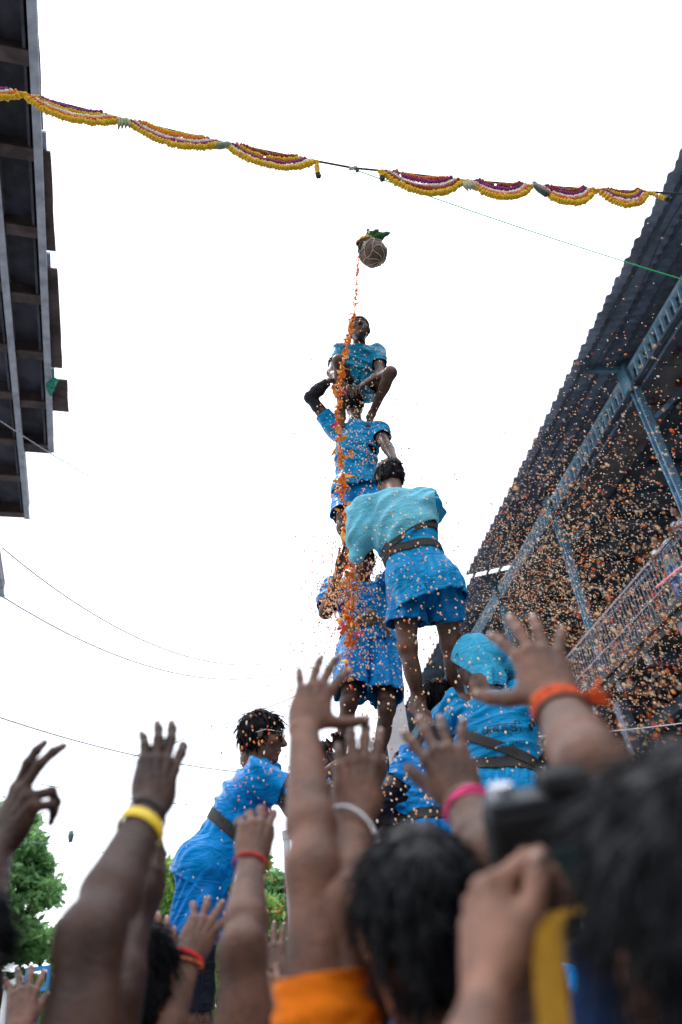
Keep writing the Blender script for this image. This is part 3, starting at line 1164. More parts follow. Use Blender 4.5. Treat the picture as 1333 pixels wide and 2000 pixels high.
roof(S0, 3.15, -1.28, ZE)
roof(3.20, 8.5, -1.20, ZE + 0.12)
roof(8.55, S1, -0.98, ZE + 0.10)
for q, z in ((-1.0, ZE + 0.0), (-0.55, ZE + 0.09), (-0.15, ZE + 0.17)):
    rbox('purlin', S0, 8.4, q - 0.035, q + 0.035, z, z + 0.04, STEEL_D)
mb = MB()
mb.tube([B(s, -0.75 + 0.05 * math.sin(s * 2.1), ZE + 0.0 + 0.04 * math.sin(s * 1.3)) for s in np.linspace(-6, 9, 60)], 0.008, 5)
mb.build('cable', mat('cable_black', (0.02, 0.02, 0.025), 0.6), bld, True)
# lattice girder along the eaves
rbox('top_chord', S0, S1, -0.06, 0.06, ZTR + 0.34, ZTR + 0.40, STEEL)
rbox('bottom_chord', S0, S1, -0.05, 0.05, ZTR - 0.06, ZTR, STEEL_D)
bar_me = None
k = 0
s = -6.5
while s < 34:
    mb = MB()
    mb.bar(B(s, 0, ZTR), B(s - 0.05, 0, ZTR + 0.34), 0.085, 0.03, RE)
    if bar_me is None:
        ob = mb.build('lattice_bar', STEEL, bld)
        bar_me = (ob, s)
    else:
        ob = bar_me[0].copy()
        COL.objects.link(ob)
        ob.parent = bld
        ob.location = tuple(RE * (s - bar_me[1]))
    k += 1
    s += 0.235
# columns
for cs in (-9.8, -5.05, -0.30, 4.45, 9.2, 13.95, 18.7, 23.4, 28.2):
    mb = MB()
    c = B(cs, 0.0, 0)
    for o in (-0.085, 0.085):
        mb.box(B(cs + o * 0.8, 0.02, (ZF + ZTR + 0.6) / 2 + 0.1), RE * 0.016, RN * 0.08, V3(0, 0, (ZTR + 0.6 - ZF) / 2 + 0.1))
    mb.box(B(cs, 0.02, (ZF + ZTR + 0.6) / 2 + 0.1), RE * 0.051, RN * 0.014, V3(0, 0, (ZTR + 0.6 - ZF) / 2 + 0.1))
    mb.box(B(cs, -0.13, ZTR + 0.16), RE * 0.16, RN * 0.03, V3(0, 0, 0.30))
    co = mb.build('column', STEEL_M, bld)
    mb = MB()
    if cs < 3:
        mb.bar(B(cs, -0.05, ZTR + 0.45), B(cs, -0.9, ZE + 0.02), 0.09, 0.10)
    mb.bar(B(cs, 0.15, ZTR - 0.9), B(cs, 1.9, ZCEIL - 0.2), 0.10, 0.10)
    mb.build('bracket', STEEL_M, co)
    rbox('column', cs - 0.12, cs + 0.12, 0.05, 0.30, 0, ZF - 0.53, STEEL_D)
# railing
rbox('top_rail', S0, S1, -0.13, -0.08, ZRAIL - 0.05, ZRAIL, RAILM)
rbox('rail_board', S0, S1, -0.075, -0.045, ZRAIL - 0.16, ZRAIL - 0.054, STEEL_D)
rbox('mid_rail', S0, S1, -0.13, -0.095, ZF + 0.45, ZF + 0.48, RAILM)
first = None
s = -3.0
while s < 20:
    if first is None:
        mb = MB()
        mb.box(B(s, -0.105, (ZF + 0.06 + ZRAIL - 0.06) / 2), RE * 0.009, RN * 0.008, V3(0, 0, (ZRAIL - ZF - 0.12) / 2))
        first = (mb.build('baluster', RAILM, bld), s)
    else:
        ob = first[0].copy()
        COL.objects.link(ob)
        ob.parent = bld
        ob.location = tuple(RE * (s - first[1]))
    s += 0.135
# far end of the roof run: gable sheet
rbox('end_wall', S1 - 0.1, S1, 0.0, 4.58, 0, 12.6, DARKW)

# cloths and bags left along the gallery edge
for i, (s, q, z, c, lab, nm) in enumerate(((5.1, 0.25, 0.13, (0.55, 0.05, 0.05), 'red cloth bundle at the gallery railing foot', 'cloth_bundle'),
                                           (6.4, 0.2, 0.16, (0.80, 0.12, 0.01), 'orange cloth bundle farthest along the gallery railing', 'cloth_bundle'),
                                           (5.75, 0.22, 0.14, (0.75, 0.72, 0.72), 'white cloth bundle between red and orange ones on the gallery', 'cloth_bundle'),
                                           (3.4, 0.3, 0.17, (0.35, 0.06, 0.08), 'dark red cloth bundle behind the gallery railing near the blue column', 'cloth_bundle'))):
    fl = Flesh()
    c0 = B(s, q, ZF + z)
    fl.ell(c0, np.stack([RE, RN, V3(0, 0, 1)]), V3(0.26, 0.2, z), 0.05)
    fl.ell(c0 + RE * 0.2 + V3(0, 0, 0.08), np.eye(3), V3(0.14, 0.15, 0.13), 0.06)
    V, Q = fl.mesh(0.03)
    V = folds(V, Q, 0.05, (5, 5, 5), i * 2.0)
    tag(mesh_obj(nm, V, Q, mat('bundle_%d' % i, c, 0.85, var=0.25, vscale=6), None), lab, 'cloth')
mb = MB()
pk = [B(s_, -0.2, ZF + 0.42 + 0.1 * s_) for s_ in np.linspace(-1.6, 1.1, 14)]
mb.tube(pk, 0.028, 8)
tag(mb.build('ribbon', mat('pink_ribbon', (0.75, 0.20, 0.28), 0.6), None, True), 'pink ribbon tied along the gallery railing below the onlookers', 'ribbon')


def onlooker(label, s, q, skn, shirt, trousers, lean, seed, sleeve=0.65, back=False):
    b = B(s, q, ZF)
    z = V3(0, 0, 1)
    f = -RN if not back else RN
    f = nrm(f - RE * 0.25)
    r = np.cross(f, z)
    J = dict(head=b + z * 1.56 + f * (0.12 + lean), neck=b + z * 1.42 + f * (0.07 + lean), shL=b + z * 1.36 - r * 0.19 + f * (0.03 + lean), shR=b + z * 1.36 + r * 0.19 + f * (0.03 + lean),
             elL=b + z * 1.13 - r * 0.27 + f * (0.12 + lean), elR=b + z * 1.13 + r * 0.27 + f * (0.12 + lean), wrL=b + z * 1.13 - r * 0.05 + f * (0.32 + lean),
             wrR=b + z * 1.15 + r * 0.10 + f * (0.33 + lean), hipL=b + z * 0.9 - r * 0.09, hipR=b + z * 0.9 + r * 0.09, knL=b + z * 0.48 - r * 0.1, knR=b + z * 0.48 + r * 0.1,
             anL=b + z * 0.08 - r * 0.1, anR=b + z * 0.08 + r * 0.1)
    return figure(label, J, skn, s=1.0, h=0.012, shirt=shirt, long_trousers=trousers, sleeve=sleeve, hair=dict(h=0.012, locks=160), eyes=True, face=nrm(f * 0.9 + V3(-0.2, -0.2, -0.35)), seed=seed)


SK_ON = skin('onlooker', (0.26, 0.14, 0.10))
onlooker('onlooker in a black and white patterned shirt at the gallery rail, farther right', 0.05, 0.30, SK_ON,
         mat('cloth_patterned', (0.62, 0.63, 0.68), 0.8, col2=(0.03, 0.03, 0.05), vscale=26, detail=1), mat('cloth_navy_trouser', (0.02, 0.03, 0.07), 0.8, var=0.3), 0.2, 31)
onlooker('onlooker in a pale shirt and blue jeans leaning on the gallery rail', 1.05, 0.30, skin('onlooker_pale', (0.27, 0.15, 0.11)),
         cloth('pale_shirt', (0.62, 0.66, 0.66), 0.8), mat('cloth_jeans', (0.05, 0.16, 0.42), 0.8, var=0.45, vscale=5), 0.1, 32, 0.9)
onlooker('onlooker in a dark red top half hidden behind the railing beyond the pale shirt', 1.9, 1.6, SK_ON,
         cloth('maroon', (0.22, 0.02, 0.03), 0.8), mat('cloth_navy_trouser', (0.02, 0.03, 0.07), 0.8), 0.0, 33)

# --- left: underside of an unfinished steel deck
ZD = 12.0
_d = ray(155, 2100)
LE = nrm(V3(_d[0], _d[1], 0))
LN = V3(LE[1], -LE[0], 0)
LA = at_z(103, 880, ZD)
D = lambda s, q, z: LA + LE * s + LN * q + V3(0, 0, z - ZD)


def lcoord(x, y, z=ZD):
    p = at_z(x, y, z) - LA
    return p @ LE, p @ LN


deck = thing('steel_deck', 'weathered overhead steel deck with pale girder flanges along the left edge', 'deck', tuple(D(0, 0, ZD)))
RUST = mat('rusty_plate', (0.10, 0.075, 0.08), 0.85, var=0.5, vscale=2.5, bump=0.4, bscale=14)
NAVYP = mat('deck_sheet', (0.085, 0.09, 0.13), 0.8, var=0.5, vscale=1.6, bump=0.3, bscale=9)
FLANGE = mat('girder_flange', (0.55, 0.62, 0.75), 0.6, col2=(0.34, 0.38, 0.48), vscale=4)


def lbox(name, s0, s1, q0, q1, z0, z1, m, parent=deck):
    mb = MB()
    mb.box(D((s0 + s1) / 2, (q0 + q1) / 2, (z0 + z1) / 2), LE * (s1 - s0) / 2, LN * (q1 - q0) / 2, V3(0, 0, (z1 - z0) / 2))
    return mb.build(name, m, parent)


# girders: (image x, y of the far end)
gq = []
for (x, y) in ((101, 882), (54, 1012), (6, 1165), (-45, 1300)):
    gq.append(lcoord(x, y))
near = -16.0
for i, (s_end, q) in enumerate(gq):
    lbox('girder_flange', near, s_end, q - 0.055, q + 0.055, ZD - 0.03, ZD, FLANGE)
    lbox('girder_web', near, s_end, q - 0.012, q + 0.012, ZD + 0.002, ZD + 0.42, RUST)
    if i + 1 < len(gq):
        q2 = gq[i + 1][1]
        e = gq[i][0]
        lbox('deck_sheet', near, e, q2 + 0.02, q - 0.02, ZD + 0.34, ZD + 0.40, NAVYP)
        s_ = e
        j = 0
        while s_ > near:
            lbox('cross_beam', s_ - 0.09, s_, q2 + 0.014, q - 0.014, ZD + 0.06, ZD + 0.335, RUST)
            lbox('cross_flange', s_ - 0.16, s_ + 0.03, q2 + 0.06, q - 0.06, ZD + 0.02, ZD + 0.056, RUST)
            s_ -= 1.28 + 0.1 * math.sin(3.1 * j + i)
            j += 1
        lbox('side_plate', near, e - 0.1, q - 0.135, q - 0.10, ZD + 0.06, ZD + 0.33, NAVYP)
# ragged plates sticking out beyond the outer girder: image (x outer, y start, y end)
for (xo, ya, yb, xi) in ((84, 262, -60, 70), (108, 500, 306, 92), (122, 728, 535, 96), (134, 813, 752, 104)):
    sa, qa = lcoord(xo, ya)
    sb, qb = lcoord(xo - (ya - yb) * 0.052, yb)
    q0 = gq[0][1] + 0.014
    vs, fs = [], []
    n = 18
    for i in range(n + 1):
        s_ = sb + (sa - sb) * i / n
        qo = qb + (qa - qb) * i / n + 0.012 * (vnoise(np.array([[s_ * 4, xo, 0]]))[0] - 0.5)
        for q in (q0, qo):
            for zz in (0.10, 0.135):
                vs.append(D(s_, q, ZD + zz))
    for i in range(n):
        a = i * 4
        fs += [(a, a + 2, a + 6, a + 4), (a + 1, a + 5, a + 7, a + 3), (a + 2, a + 3, a + 7, a + 6), (a, a + 4, a + 5, a + 1)]
    fs += [(0, 1, 3, 2), (n * 4, n * 4 + 2, n * 4 + 3, n * 4 + 1)]
    mesh_obj('edge_plate', vs, fs, RUST, deck, False)
    mb = MB()
    mb.bar(D(sb - 0.25, q0 + 0.05, ZD + 0.16), D(sb + 0.1, q0 + 0.05, ZD + 0.16), 0.06, 0.05)
    mb.build('plate_clip', FLANGE, deck)
# stalactite drips and loose rods at the girder ends
for i, (s_end, q) in enumerate(gq[:3]):
    mb = MB()
    for k_ in range(3):
        mb.tube([D(s_end - 0.04 * k_, q + 0.05 - 0.05 * k_, ZD), D(s_end - 0.04 * k_, q + 0.05 - 0.05 * k_, ZD - 0.28 + 0.07 * k_)], 0.006, 5)
    mb.build('hanging_rod', RUST, deck)
# columns carrying the deck, beyond the frame's left edge
for s_ in (-9.0, 0.5):
    lbox('column', s_ - 0.25, s_ + 0.25, gq[3][1] - 0.9, gq[3][1] - 0.4, 0, ZD + 0.3, DARKW)
    lbox('cross_beam', s_ - 0.15, s_ + 0.15, gq[3][1] - 0.9, gq[0][1] - 0.1, ZD + 0.42, ZD + 0.8, RUST)
# torn green netting caught on the girder
s_, q_ = lcoord(98, 752)
gn = Flesh()
gn.cone(D(s_ + 0.25, q_, ZD - 0.01), D(s_ - 0.05, q_ + 0.02, ZD - 0.06), 0.02, 0.07, 0.02)
gn.cone(D(s_ - 0.05, q_ + 0.02, ZD - 0.06), D(s_ - 0.25, q_ + 0.09, ZD - 0.10), 0.06, 0.03, 0.02)
V, Q = gn.mesh(0.015)
V = folds(V, Q, 0.03, (18, 18, 18), 3)
tag(mesh_obj('netting', V, Q, mat('green_net', (0.01, 0.30, 0.22), 0.7, var=0.4, vscale=20), None), 'torn green netting caught on the overhead steel deck', 'netting')

# --- pale pillar and post behind the tower
pm_ = mat('pale_concrete', (0.55, 0.55, 0.57), 0.85, var=0.12, vscale=3)
for (x0, x1, yt, Y, lab) in ((742, 786, 1352, 9.0, 'pale concrete pillar standing behind the middle of the tower'), (554, 566, 1640, 12.0, 'slim pale post beside the near raised forearm')):
    a, b_ = P(x0, yt, Y), P(x1, yt, Y)
    wd = abs(b_[0] - a[0])
    cx = (a + b_) / 2
    mb = MB()
    zt = cx[2]
    mb.box(V3(cx[0] + 0.0, Y, zt / 2), V3(wd / 2, 0, 0), V3(0, wd / 2, 0), V3(0, 0, zt / 2))
    t_ = thing('pillar', lab, 'pillar', (cx[0], Y, 0))
    mb.build('shaft', pm_, t_)
    mb = MB()
    mb.box(V3(cx[0], Y, zt + 0.06), V3(wd * 0.6, 0, 0), V3(0, wd * 0.6, 0), V3(0, 0, 0.058))
    mb.build('capital', pm_, t_)
    mb = MB()
    mb.box(V3(cx[0], Y, 0.25), V3(wd * 0.62, 0, 0), V3(0, wd * 0.62, 0), V3(0, 0, 0.25))
    mb.build('base', pm_, t_)

# --- trees
BARK = mat('bark', (0.05, 0.038, 0.03), 0.9, var=0.4, vscale=8, bump=0.6, bscale=20)


def leaf_mat(name, c1, c2):
    m = mat(name, c1, 0.55, col2=c2, vscale=1.1, detail=2)
    t = m.node_tree
    b = t.nodes['Principled BSDF']
    tr = t.nodes.new('ShaderNodeBsdfTranslucent')
    tr.inputs['Color'].default_value = (*[c * 1.3 for c in c2], 1)
    ms = t.nodes.new('ShaderNodeMixShader')
    ms.inputs[0].default_value = 0.35
    t.links.new(b.outputs[0], ms.inputs[1])
    t.links.new(tr.outputs[0], ms.inputs[2])
    t.links.new(ms.outputs[0], t.nodes['Material Output'].inputs['Surface'])
    return m


LEAF_A = leaf_mat('leaf_deep', (0.085, 0.22, 0.085), (0.24, 0.44, 0.17))
LEAF_B = leaf_mat('leaf_bright', (0.13, 0.28, 0.06), (0.34, 0.52, 0.13))


def tree(label, x, y, h, rx, m, seed, nleaf=9000, leaf=0.22, blobs=26, z0=0.28):
    rg = np.random.default_rng(seed)
    t = thing('tree', label, 'tree', (x, y, 0), 'trees at the end of the street')
    mb = MB()
    top_ = V3(x + rg.uniform(-.5, .5), y, h * 0.75)
    mb.tube([V3(x, y, 0), V3(x + 0.1, y, h * 0.25), V3(x - 0.1, y + 0.1, h * 0.5), top_], [0.30, 0.24, 0.16, 0.06], 9)
    cs = []
    for i in range(blobs):
        a = rg.uniform(0, 2 * math.pi)
        zz = rg.uniform(z0, 0.93)
        prof = math.sqrt(max(0.05, 1 - ((zz - 0.55) / 0.48) ** 2))
        rr = rx * prof * math.sqrt(rg.uniform(0.25, 1))
        c = V3(x + rr * math.cos(a), y + rr * math.sin(a), zz * h)
        cs.append((c, rg.uniform(0.22, 0.40) * rx))
        if i % 2 == 0:
            st = V3(x, y, h * min(0.7, max(0.2, zz - 0.25)))
            mb.tube([st, (st + c) / 2 + V3(0, 0, 0.1), c], [0.10, 0.06, 0.02], 6)
    mb.build('trunk', BARK, t, True)
    N = nleaf
    w_ = np.array([r for _, r in cs]) ** 2
    ci = rg.choice(len(cs), N, p=w_ / w_.sum())
    d = rg.normal(size=(N, 3))
    d /= np.linalg.norm(d, axis=1)[:, None]
    R = np.array([r for _, r in cs])[ci] * (0.35 + 0.62 * rg.random(N) + 0.22 * np.abs(rg.normal(size=N)))
    C = np.array([c for c, _ in cs])[ci] + d * R[:, None] * V3(1, 1, 0.72)
    ax = rg.normal(size=(N, 3)) * V3(1, 1, 0.6) + d * 0.3
    ax /= np.linalg.norm(ax, axis=1)[:, None]
    bx = np.cross(ax, rg.normal(size=(N, 3)))
    bx /= np.linalg.norm(bx, axis=1)[:, None] + 1e-9
    L = leaf * rg.uniform(0.6, 1.25, N)[:, None]
    vv = np.stack([C - ax * L, C + bx * L * 0.45, C + ax * L, C - bx * L * 0.45], 1).reshape(-1, 3)
    mesh_obj('crown', vv, np.arange(4 * N).reshape(N, 4), m, t, False)
    return t


def tree_px(label, px, ptop, Y, rpx, m, seed, **k):
    tp = P(px, ptop, Y)
    r = (P(px + rpx, ptop, Y) - tp)[0]
    tree(label, tp[0], Y, tp[2] / 0.97, r, m, seed, **k)


tree_px('tall green tree at the left edge of the street, behind the dark hand', 12, 1560, 24, 100, LEAF_A, 1, nleaf=20000, leaf=0.13, blobs=52, z0=0.2)
tree_px('low broad tree just right of the tall one at the left', 130, 1770, 26, 95, LEAF_A, 2, nleaf=8000, leaf=0.20, z0=0.15)
tree_px('bright yellow-green tree behind the belted one with spectacles', 330, 1640, 28, 75, LEAF_B, 3, nleaf=7000, leaf=0.22, z0=0.15)
tree_px('bright leafy tree between the spectacled one and the near forearm', 455, 1630, 25, 85, LEAF_B, 4, nleaf=9000, leaf=0.20, z0=0.15)
tree_px('dark green tree low behind the near forearm', 545, 1700, 30, 90, LEAF_A, 5, nleaf=8000, leaf=0.22, z0=0.15)
tree_px('dark low tree in the gap left of the spectacled one', 245, 1740, 33, 90, LEAF_A, 6, nleaf=7000, leaf=0.24, z0=0.15)

# street lamp and blue sign frame at the lower left
a = P(6, 1990, 14)
lp = thing('street_lamp', 'white street lamp low at the left edge', 'street lamp', (a[0], 14, 0))
tp = P(12, 1925, 14)
mb = MB()
mb.tube([V3(a[0], 14, 0), V3(a[0], 14, a[2]), tp], [0.06, 0.05, 0.04], 8)
mb.build('pole', mat('white_paint', (0.7, 0.7, 0.72), 0.5, var=0.1), lp, True)
mb = MB()
mb.box(tp + V3(0.12, 0, 0.03), V3(0.16, 0, 0.03), V3(0, 0.07, 0), V3(0, 0, 0.04))
mb.build('lamp_head', MATS['white_paint'], lp)
c = P(75, 1912, 14)
mb = MB()
for dx, dz, hx, hz in ((0, 0.14, 0.2, 0.03), (0, -0.14, 0.2, 0.03), (-0.17, 0, 0.03, 0.11), (0.17, 0, 0.03, 0.11)):
    mb.box(c + V3(dx, 0, dz), V3(hx, 0, 0), V3(0, 0.03, 0), V3(0, 0, hz))
sf = thing('sign_frame', 'blue open sign frame on a post beside the left tree', 'sign', (c[0], 14, 0))
mb.build('frame', mat('blue_paint', (0.01, 0.22, 0.50), 0.5, var=0.1), sf)
mb = MB()
mb.tube([V3(c[0], 14, 0), V3(c[0], 14, c[2] - 0.172)], 0.04, 8)
mb.build('post', MATS['blue_paint'], sf)

# --- unseen terrace added behind the photographer to block light from the rear sky
back = thing('building', 'plain four-storey terrace added out of view behind the photographer as a sky blocker', 'building', (0, -14, 0))
PL = mat('terrace_plaster', (0.30, 0.27, 0.24), 0.9, var=0.2, vscale=1)
mb = MB()
mb.box((0, -17, 6.5), (17, 0, 0), (0, 3, 0), (0, 0, 6.5))
mb.build('wall', PL, back)
for i in range(9):
    for j in range(3):
        mb = MB()
        mb.box((-14 + 3.5 * i, -13.96, 3.4 + 3.2 * j), (0.6, 0, 0), (0, 0.03, 0), (0, 0, 0.8))
        mb.build('window', mat('dark_glass', (0.02, 0.025, 0.03), 0.15), back)
mb = MB()
mb.box((0, -16.8, 13.15), (17.4, 0, 0), (0, 3.4, 0), (0, 0, 0.148))
mb.build('roof', mat('terrace_roof', (0.2, 0.19, 0.18), 0.9), back)


# ------------------------------------------------------------------ the human tower
SK_A = skin('dark_wet', (0.074, 0.034, 0.022), 1.0)
SK_B = skin('brown_wet', (0.115, 0.052, 0.032), 1.0)
SK_C = skin('brown', (0.19, 0.105, 0.075), 0.3)
SK_D = skin('deep', (0.085, 0.047, 0.035), 0.3)
SK_E = skin('light_brown', (0.27, 0.155, 0.115), 0.3)
BLUE = cloth('azure', (0.002, 0.235, 0.61), 0.36)
CYAN = cloth('cyan_wet', (0.004, 0.25, 0.53), 0.35)
TEAL = cloth('teal', (0.005, 0.19, 0.33), 0.36)
NAVYS = cloth('deep_azure', (0.002, 0.145, 0.38), 0.34)
TOWEL = cloth('towel', (0.15, 0.54, 0.70), 0.95, var=0.22, bump=0.8, bscale=160, sheen=0.3, spec=0.2)
BELT = mat('belt_webbing', (0.035, 0.030, 0.030), 0.7, var=0.5, vscale=60, bump=0.6, bscale=220)
BLACKC = cloth('black_sleeve', (0.006, 0.006, 0.008), 0.7)
# top: the boy squatting on his mate's shoulders
top = figure('young person squatting on top of the tower, facing the street, looking up at the pot',
             dict(head=(702, 645, 4.40), neck=(702, 674, 4.50), shR=(664, 688, 4.50), shL=(740, 688, 4.50),
                  elR=(648, 728, 4.42), wrR=(668, 752, 4.28), elL=(742, 733, 4.36), wrL=(708, 752, 4.26),
                  hipR=(682, 762, 4.62), hipL=(722, 762, 4.62), knR=(662, 705, 4.18), knL=(763, 728, 4.18),
                  anR=(668, 808, 4.42), anL=(727, 808, 4.42), toeR=(662, 828, 4.28), toeL=(728, 828, 4.28)),
             SK_A, s=0.86, h=0.0055, shirt=TEAL, shorts=TEAL, sleeve=0.55, short_len=0.5, hair=None, eyes=True,
             face=V3(0.12, -0.95, -0.10), up=V3(0.04, 0.02, 1.0), hem=0.06, seed=1, hs=1.0,
             hands={'L': dict(n=V3(0, -0.3, 1), curl=[(20, 20, 15)] * 4), 'R': dict(n=V3(-0.4, -0.3, 0.8))})
capS = Flesh()
_r = np.cross(top['face'], top['up'])
capS.ell(top['hc'] + 1.0 * (top['up'] * 0.032 - top['face'] * 0.012), np.stack([_r, top['face'], top['up']]), 1.0 * (V3(0.073, 0.092, 0.086) + 0.010), 0.01)
cV, cQ = capS.mesh(0.006)
cV = folds(cV, cQ, 0.003, (30, 30, 30), 2.0)
cV, cQ = cut(cV, cQ, [(top['hc'] + 1.0 * (top['face'] * 0.05 + top['up'] * 0.045), top['face'] * 0.45 - top['up'] * 0.9)])
solid(mesh_obj('head_wrap', cV, cQ, cloth('grey_wrap', (0.42, 0.45, 0.50), 0.45), top['root']), 0.003)

# fourth tier: back to us, one arm up to steady the boy
p2 = figure('person in wet cyan shirt carrying the squatting youngster, back turned, left arm crooked upward',
            dict(head=(692, 792, 4.52), neck=(694, 824, 4.48), shL=(657, 842, 4.47), shR=(738, 842, 4.44),
                 elL=(606, 776, 4.36), wrL=(645, 742, 4.28), elR=(756, 872, 4.22), wrR=(770, 898, 4.05),
                 hipL=(675, 962, 4.44), hipR=(722, 962, 4.42), knL=(672, 1032, 4.36), knR=(732, 1018, 4.25),
                 anL=(690, 1086, 4.46), anR=(745, 1000, 4.10)),
            SK_A, s=0.88, h=0.006, shirt=CYAN, shorts=BLUE, sleeve=0.5, short_len=0.62, hair=dict(locks=260, ln=(0.02, 0.05), rad=0.0025),
            face=V3(0, 1, -0.15), up=V3(-0.02, 0.02, 1), hem=0.02, seed=2, 
            arm_sleeve=[('L', BLACKC, 'long')],
            hands={'L': dict(u=V3(0.5, 0.5, 0.3), n=V3(-0.2, -0.9, 0.3)), 'R': dict(n=V3(0.2, -0.5, 0.9), u=V3(0.1, 0.5, -0.15), curl=[(35, 40, 25)] * 4)})

# third tier: the man under the towel, nearest to us
p3 = figure('person with a pale blue towel over the shoulders and a double belt, legs apart',
            dict(head=(762, 936, 3.92), neck=(772, 972, 3.82), shL=(712, 1002, 3.85), shR=(836, 984, 3.78),
                 elL=(715, 1062, 4.02), wrL=(690, 1030, 4.26), elR=(850, 1010, 4.05), wrR=(800, 985, 4.25),
                 hipL=(792, 1140, 3.80), hipR=(862, 1140, 3.78), knL=(796, 1262, 3.84), knR=(880, 1258, 3.90),
                 anL=(818, 1368, 3.96), anR=(890, 1345, 4.02)),
            SK_B, s=1.0, h=0.006, shirt=CYAN, shorts=NAVYS, sleeve=0.6, short_len=0.66, belt=BELT,
            hair=dict(locks=420, ln=(0.02, 0.045), rad=0.003), face=V3(-0.35, 0.85, -0.5), up=V3(-0.05, 0.25, 0.95), hem=0.14, seed=3, belt_at=0.34,
            hands={'L': dict(curl=[(30, 35, 20)] * 4), 'R': dict(curl=[(30, 35, 20)] * 4)})
# second belt turn
bV, bQ = p3['shirt_field'].mesh(0.008, 0.007)
wv = p3['pm'] + p3['t'] * p3['TL'] * 0.50
tl = nrm(p3['t'] - p3['l'] * 0.28 + p3['f'] * 0.05)
bV, bQ = cut(bV, bQ, [(wv + tl * 0.026, tl), (wv - tl * 0.026, -tl)])
solid(mesh_obj('belt', bV, bQ, BELT, p3['root']), 0.006)
# towel: off the right shoulder, hanging down past the left elbow
T = Flesh()
g3 = p3['g']
T.ell(p3['sm'] - p3['t'] * 0.15, p3['A'], V3(0.172, 0.125, 0.19), 0.05)
T.cone(g3['shL'], g3['shR'] - p3['l'] * 0.01, 0.068, 0.066, 0.05)
T.cone(nk0 := p3['sm'] + (g3['neck'] - p3['sm']) * 0.4, p3['sm'], 0.075, 0.09, 0.05)
T.cone(g3['shL'], P(706, 1050, 3.84), 0.068, 0.058, 0.04)
T.cone(P(712, 1040, 3.84), P(698, 1088, 3.86), 0.056, 0.022, 0.03)
tV, tQ = T.mesh(0.0065, 0.022)
tV = folds(tV, tQ, 0.017, (9, 9, 4), 4.4, frame=np.stack([nrm(p3['t'] - p3['l'] * 0.6), p3['f'], nrm(p3['l'] + p3['t'] * 0.6)]))
p_a, p_b = P(688, 1094, 3.70), P(862, 1006, 3.70)
dn = nrm(np.cross(p_b - p_a, p3['f']))
if dn @ V3(0, 0, 1) > 0:
    dn = -dn
nk = p3['g']['neck']
tV, tQ = cut(tV, tQ, [(p_a, dn), (g3['shR'] + p3['l'] * 0.055, p3['l'] - p3['t'] * 0.3), (nk + V3(0, 0, -0.005), V3(0, 0.1, 1)),
                      (p3['sm'] + p3['f'] * 0.13, p3['f'])])
solid(mesh_obj('towel', tV, tQ, TOWEL, p3['root']), 0.007)

# third tier, behind: faces us, under the left foot of the one above
p4 = figure('person in mid tower facing the street, cloth knotted at the waist, orange splashed',
            dict(head=(708, 1098, 4.50), neck=(706, 1136, 4.56), shR=(652, 1150, 4.52), shL=(760, 1140, 4.62),
                 elR=(636, 1196, 4.40), wrR=(664, 1112, 4.34), elL=(776, 1120, 4.34), wrL=(746, 1062, 4.22),
                 hipR=(692, 1262, 4.52), hipL=(752, 1262, 4.50), knR=(682, 1372, 4.30), knL=(756, 1385, 4.36),
                 anR=(664, 1478, 4.36), anL=(738, 1490, 4.42)),
            SK_A, s=0.95, h=0.007, shirt=BLUE, shorts=BLUE, sleeve=0.72, short_len=0.82, hair=dict(locks=260),
            face=V3(-0.1, -0.75, -0.75), up=V3(0.0, -0.55, 0.8), hem=0.02, seed=4, 
            belt=mat('sash', (0.16, 0.12, 0.10), 0.9, var=0.4, vscale=30, bump=0.6, bscale=80))
kn = MB()
kc = p4['belt_at'] + p4['f'] * 0.155
kn.tube([kc + p4['t'] * 0.035 + p4['l'] * 0.02, kc + p4['f'] * 0.03, kc - p4['t'] * 0.035 - p4['l'] * 0.01], [0.018, 0.026, 0.02], 8)
kn.tube([kc, kc + p4['l'] * -0.05 - p4['t'] * 0.05, kc - p4['l'] * 0.10 - p4['t'] * 0.14], [0.016, 0.014, 0.010], 8)
kn.tube([kc, kc + p4['l'] * 0.06 - p4['t'] * 0.01, kc + p4['l'] * 0.14 - p4['t'] * 0.035], [0.016, 0.013, 0.010], 8)
kn.build('knot', MATS['sash'], p4['root'], True)

# second tier, right: hooded in a blue cloth
p5 = figure('person with a light blue cloth tied over the head and lettering on the back',
            dict(head=(926, 1296, 3.74), neck=(940, 1340, 3.62), shL=(898, 1378, 3.66), shR=(1030, 1388, 3.52),
                 elL=(858, 1420, 3.86), wrL=(826, 1392, 3.92), elR=(1000, 1330, 3.86), wrR=(905, 1258, 3.92),
                 hipL=(952, 1560, 3.58), hipR=(1022, 1560, 3.54), knL=(948, 1720, 3.62), knR=(1020, 1730, 3.56),
                 anL=(950, 1880, 3.60), anR=(1018, 1880, 3.56)),
            SK_B, s=1.0, h=0.007, shirt=CYAN, shorts=NAVYS, sleeve=0.62, short_len=0.7, hair=dict(locks=160),
            face=V3(-0.65, 0.75, -0.15), up=V3(-0.08, 0.15, 1), hem=0.06, seed=5, famp=0.018,
            belt=mat('belt_black', (0.012, 0.010, 0.010), 0.6, var=0.5, vscale=40),
            hands={'L': dict(curl=[(40, 45, 30)] * 4), 'R': dict(curl=[(30, 35, 20)] * 4)})
H = Flesh()
hc, hf, hu = p5['hc'], p5['face'], p5['up']
hu = nrm(hu - hf * (hu @ hf))
hr = np.cross(hf, hu)
Ah = np.stack([hr, hf, hu])
H.ell(hc - hf * 0.012 + hu * 0.032, Ah, V3(0.073, 0.092, 0.086) + 0.026, 0.02)
H.ell(hc - hf * 0.055 - hu * 0.075, Ah, V3(0.090, 0.062, 0.105), 0.04)
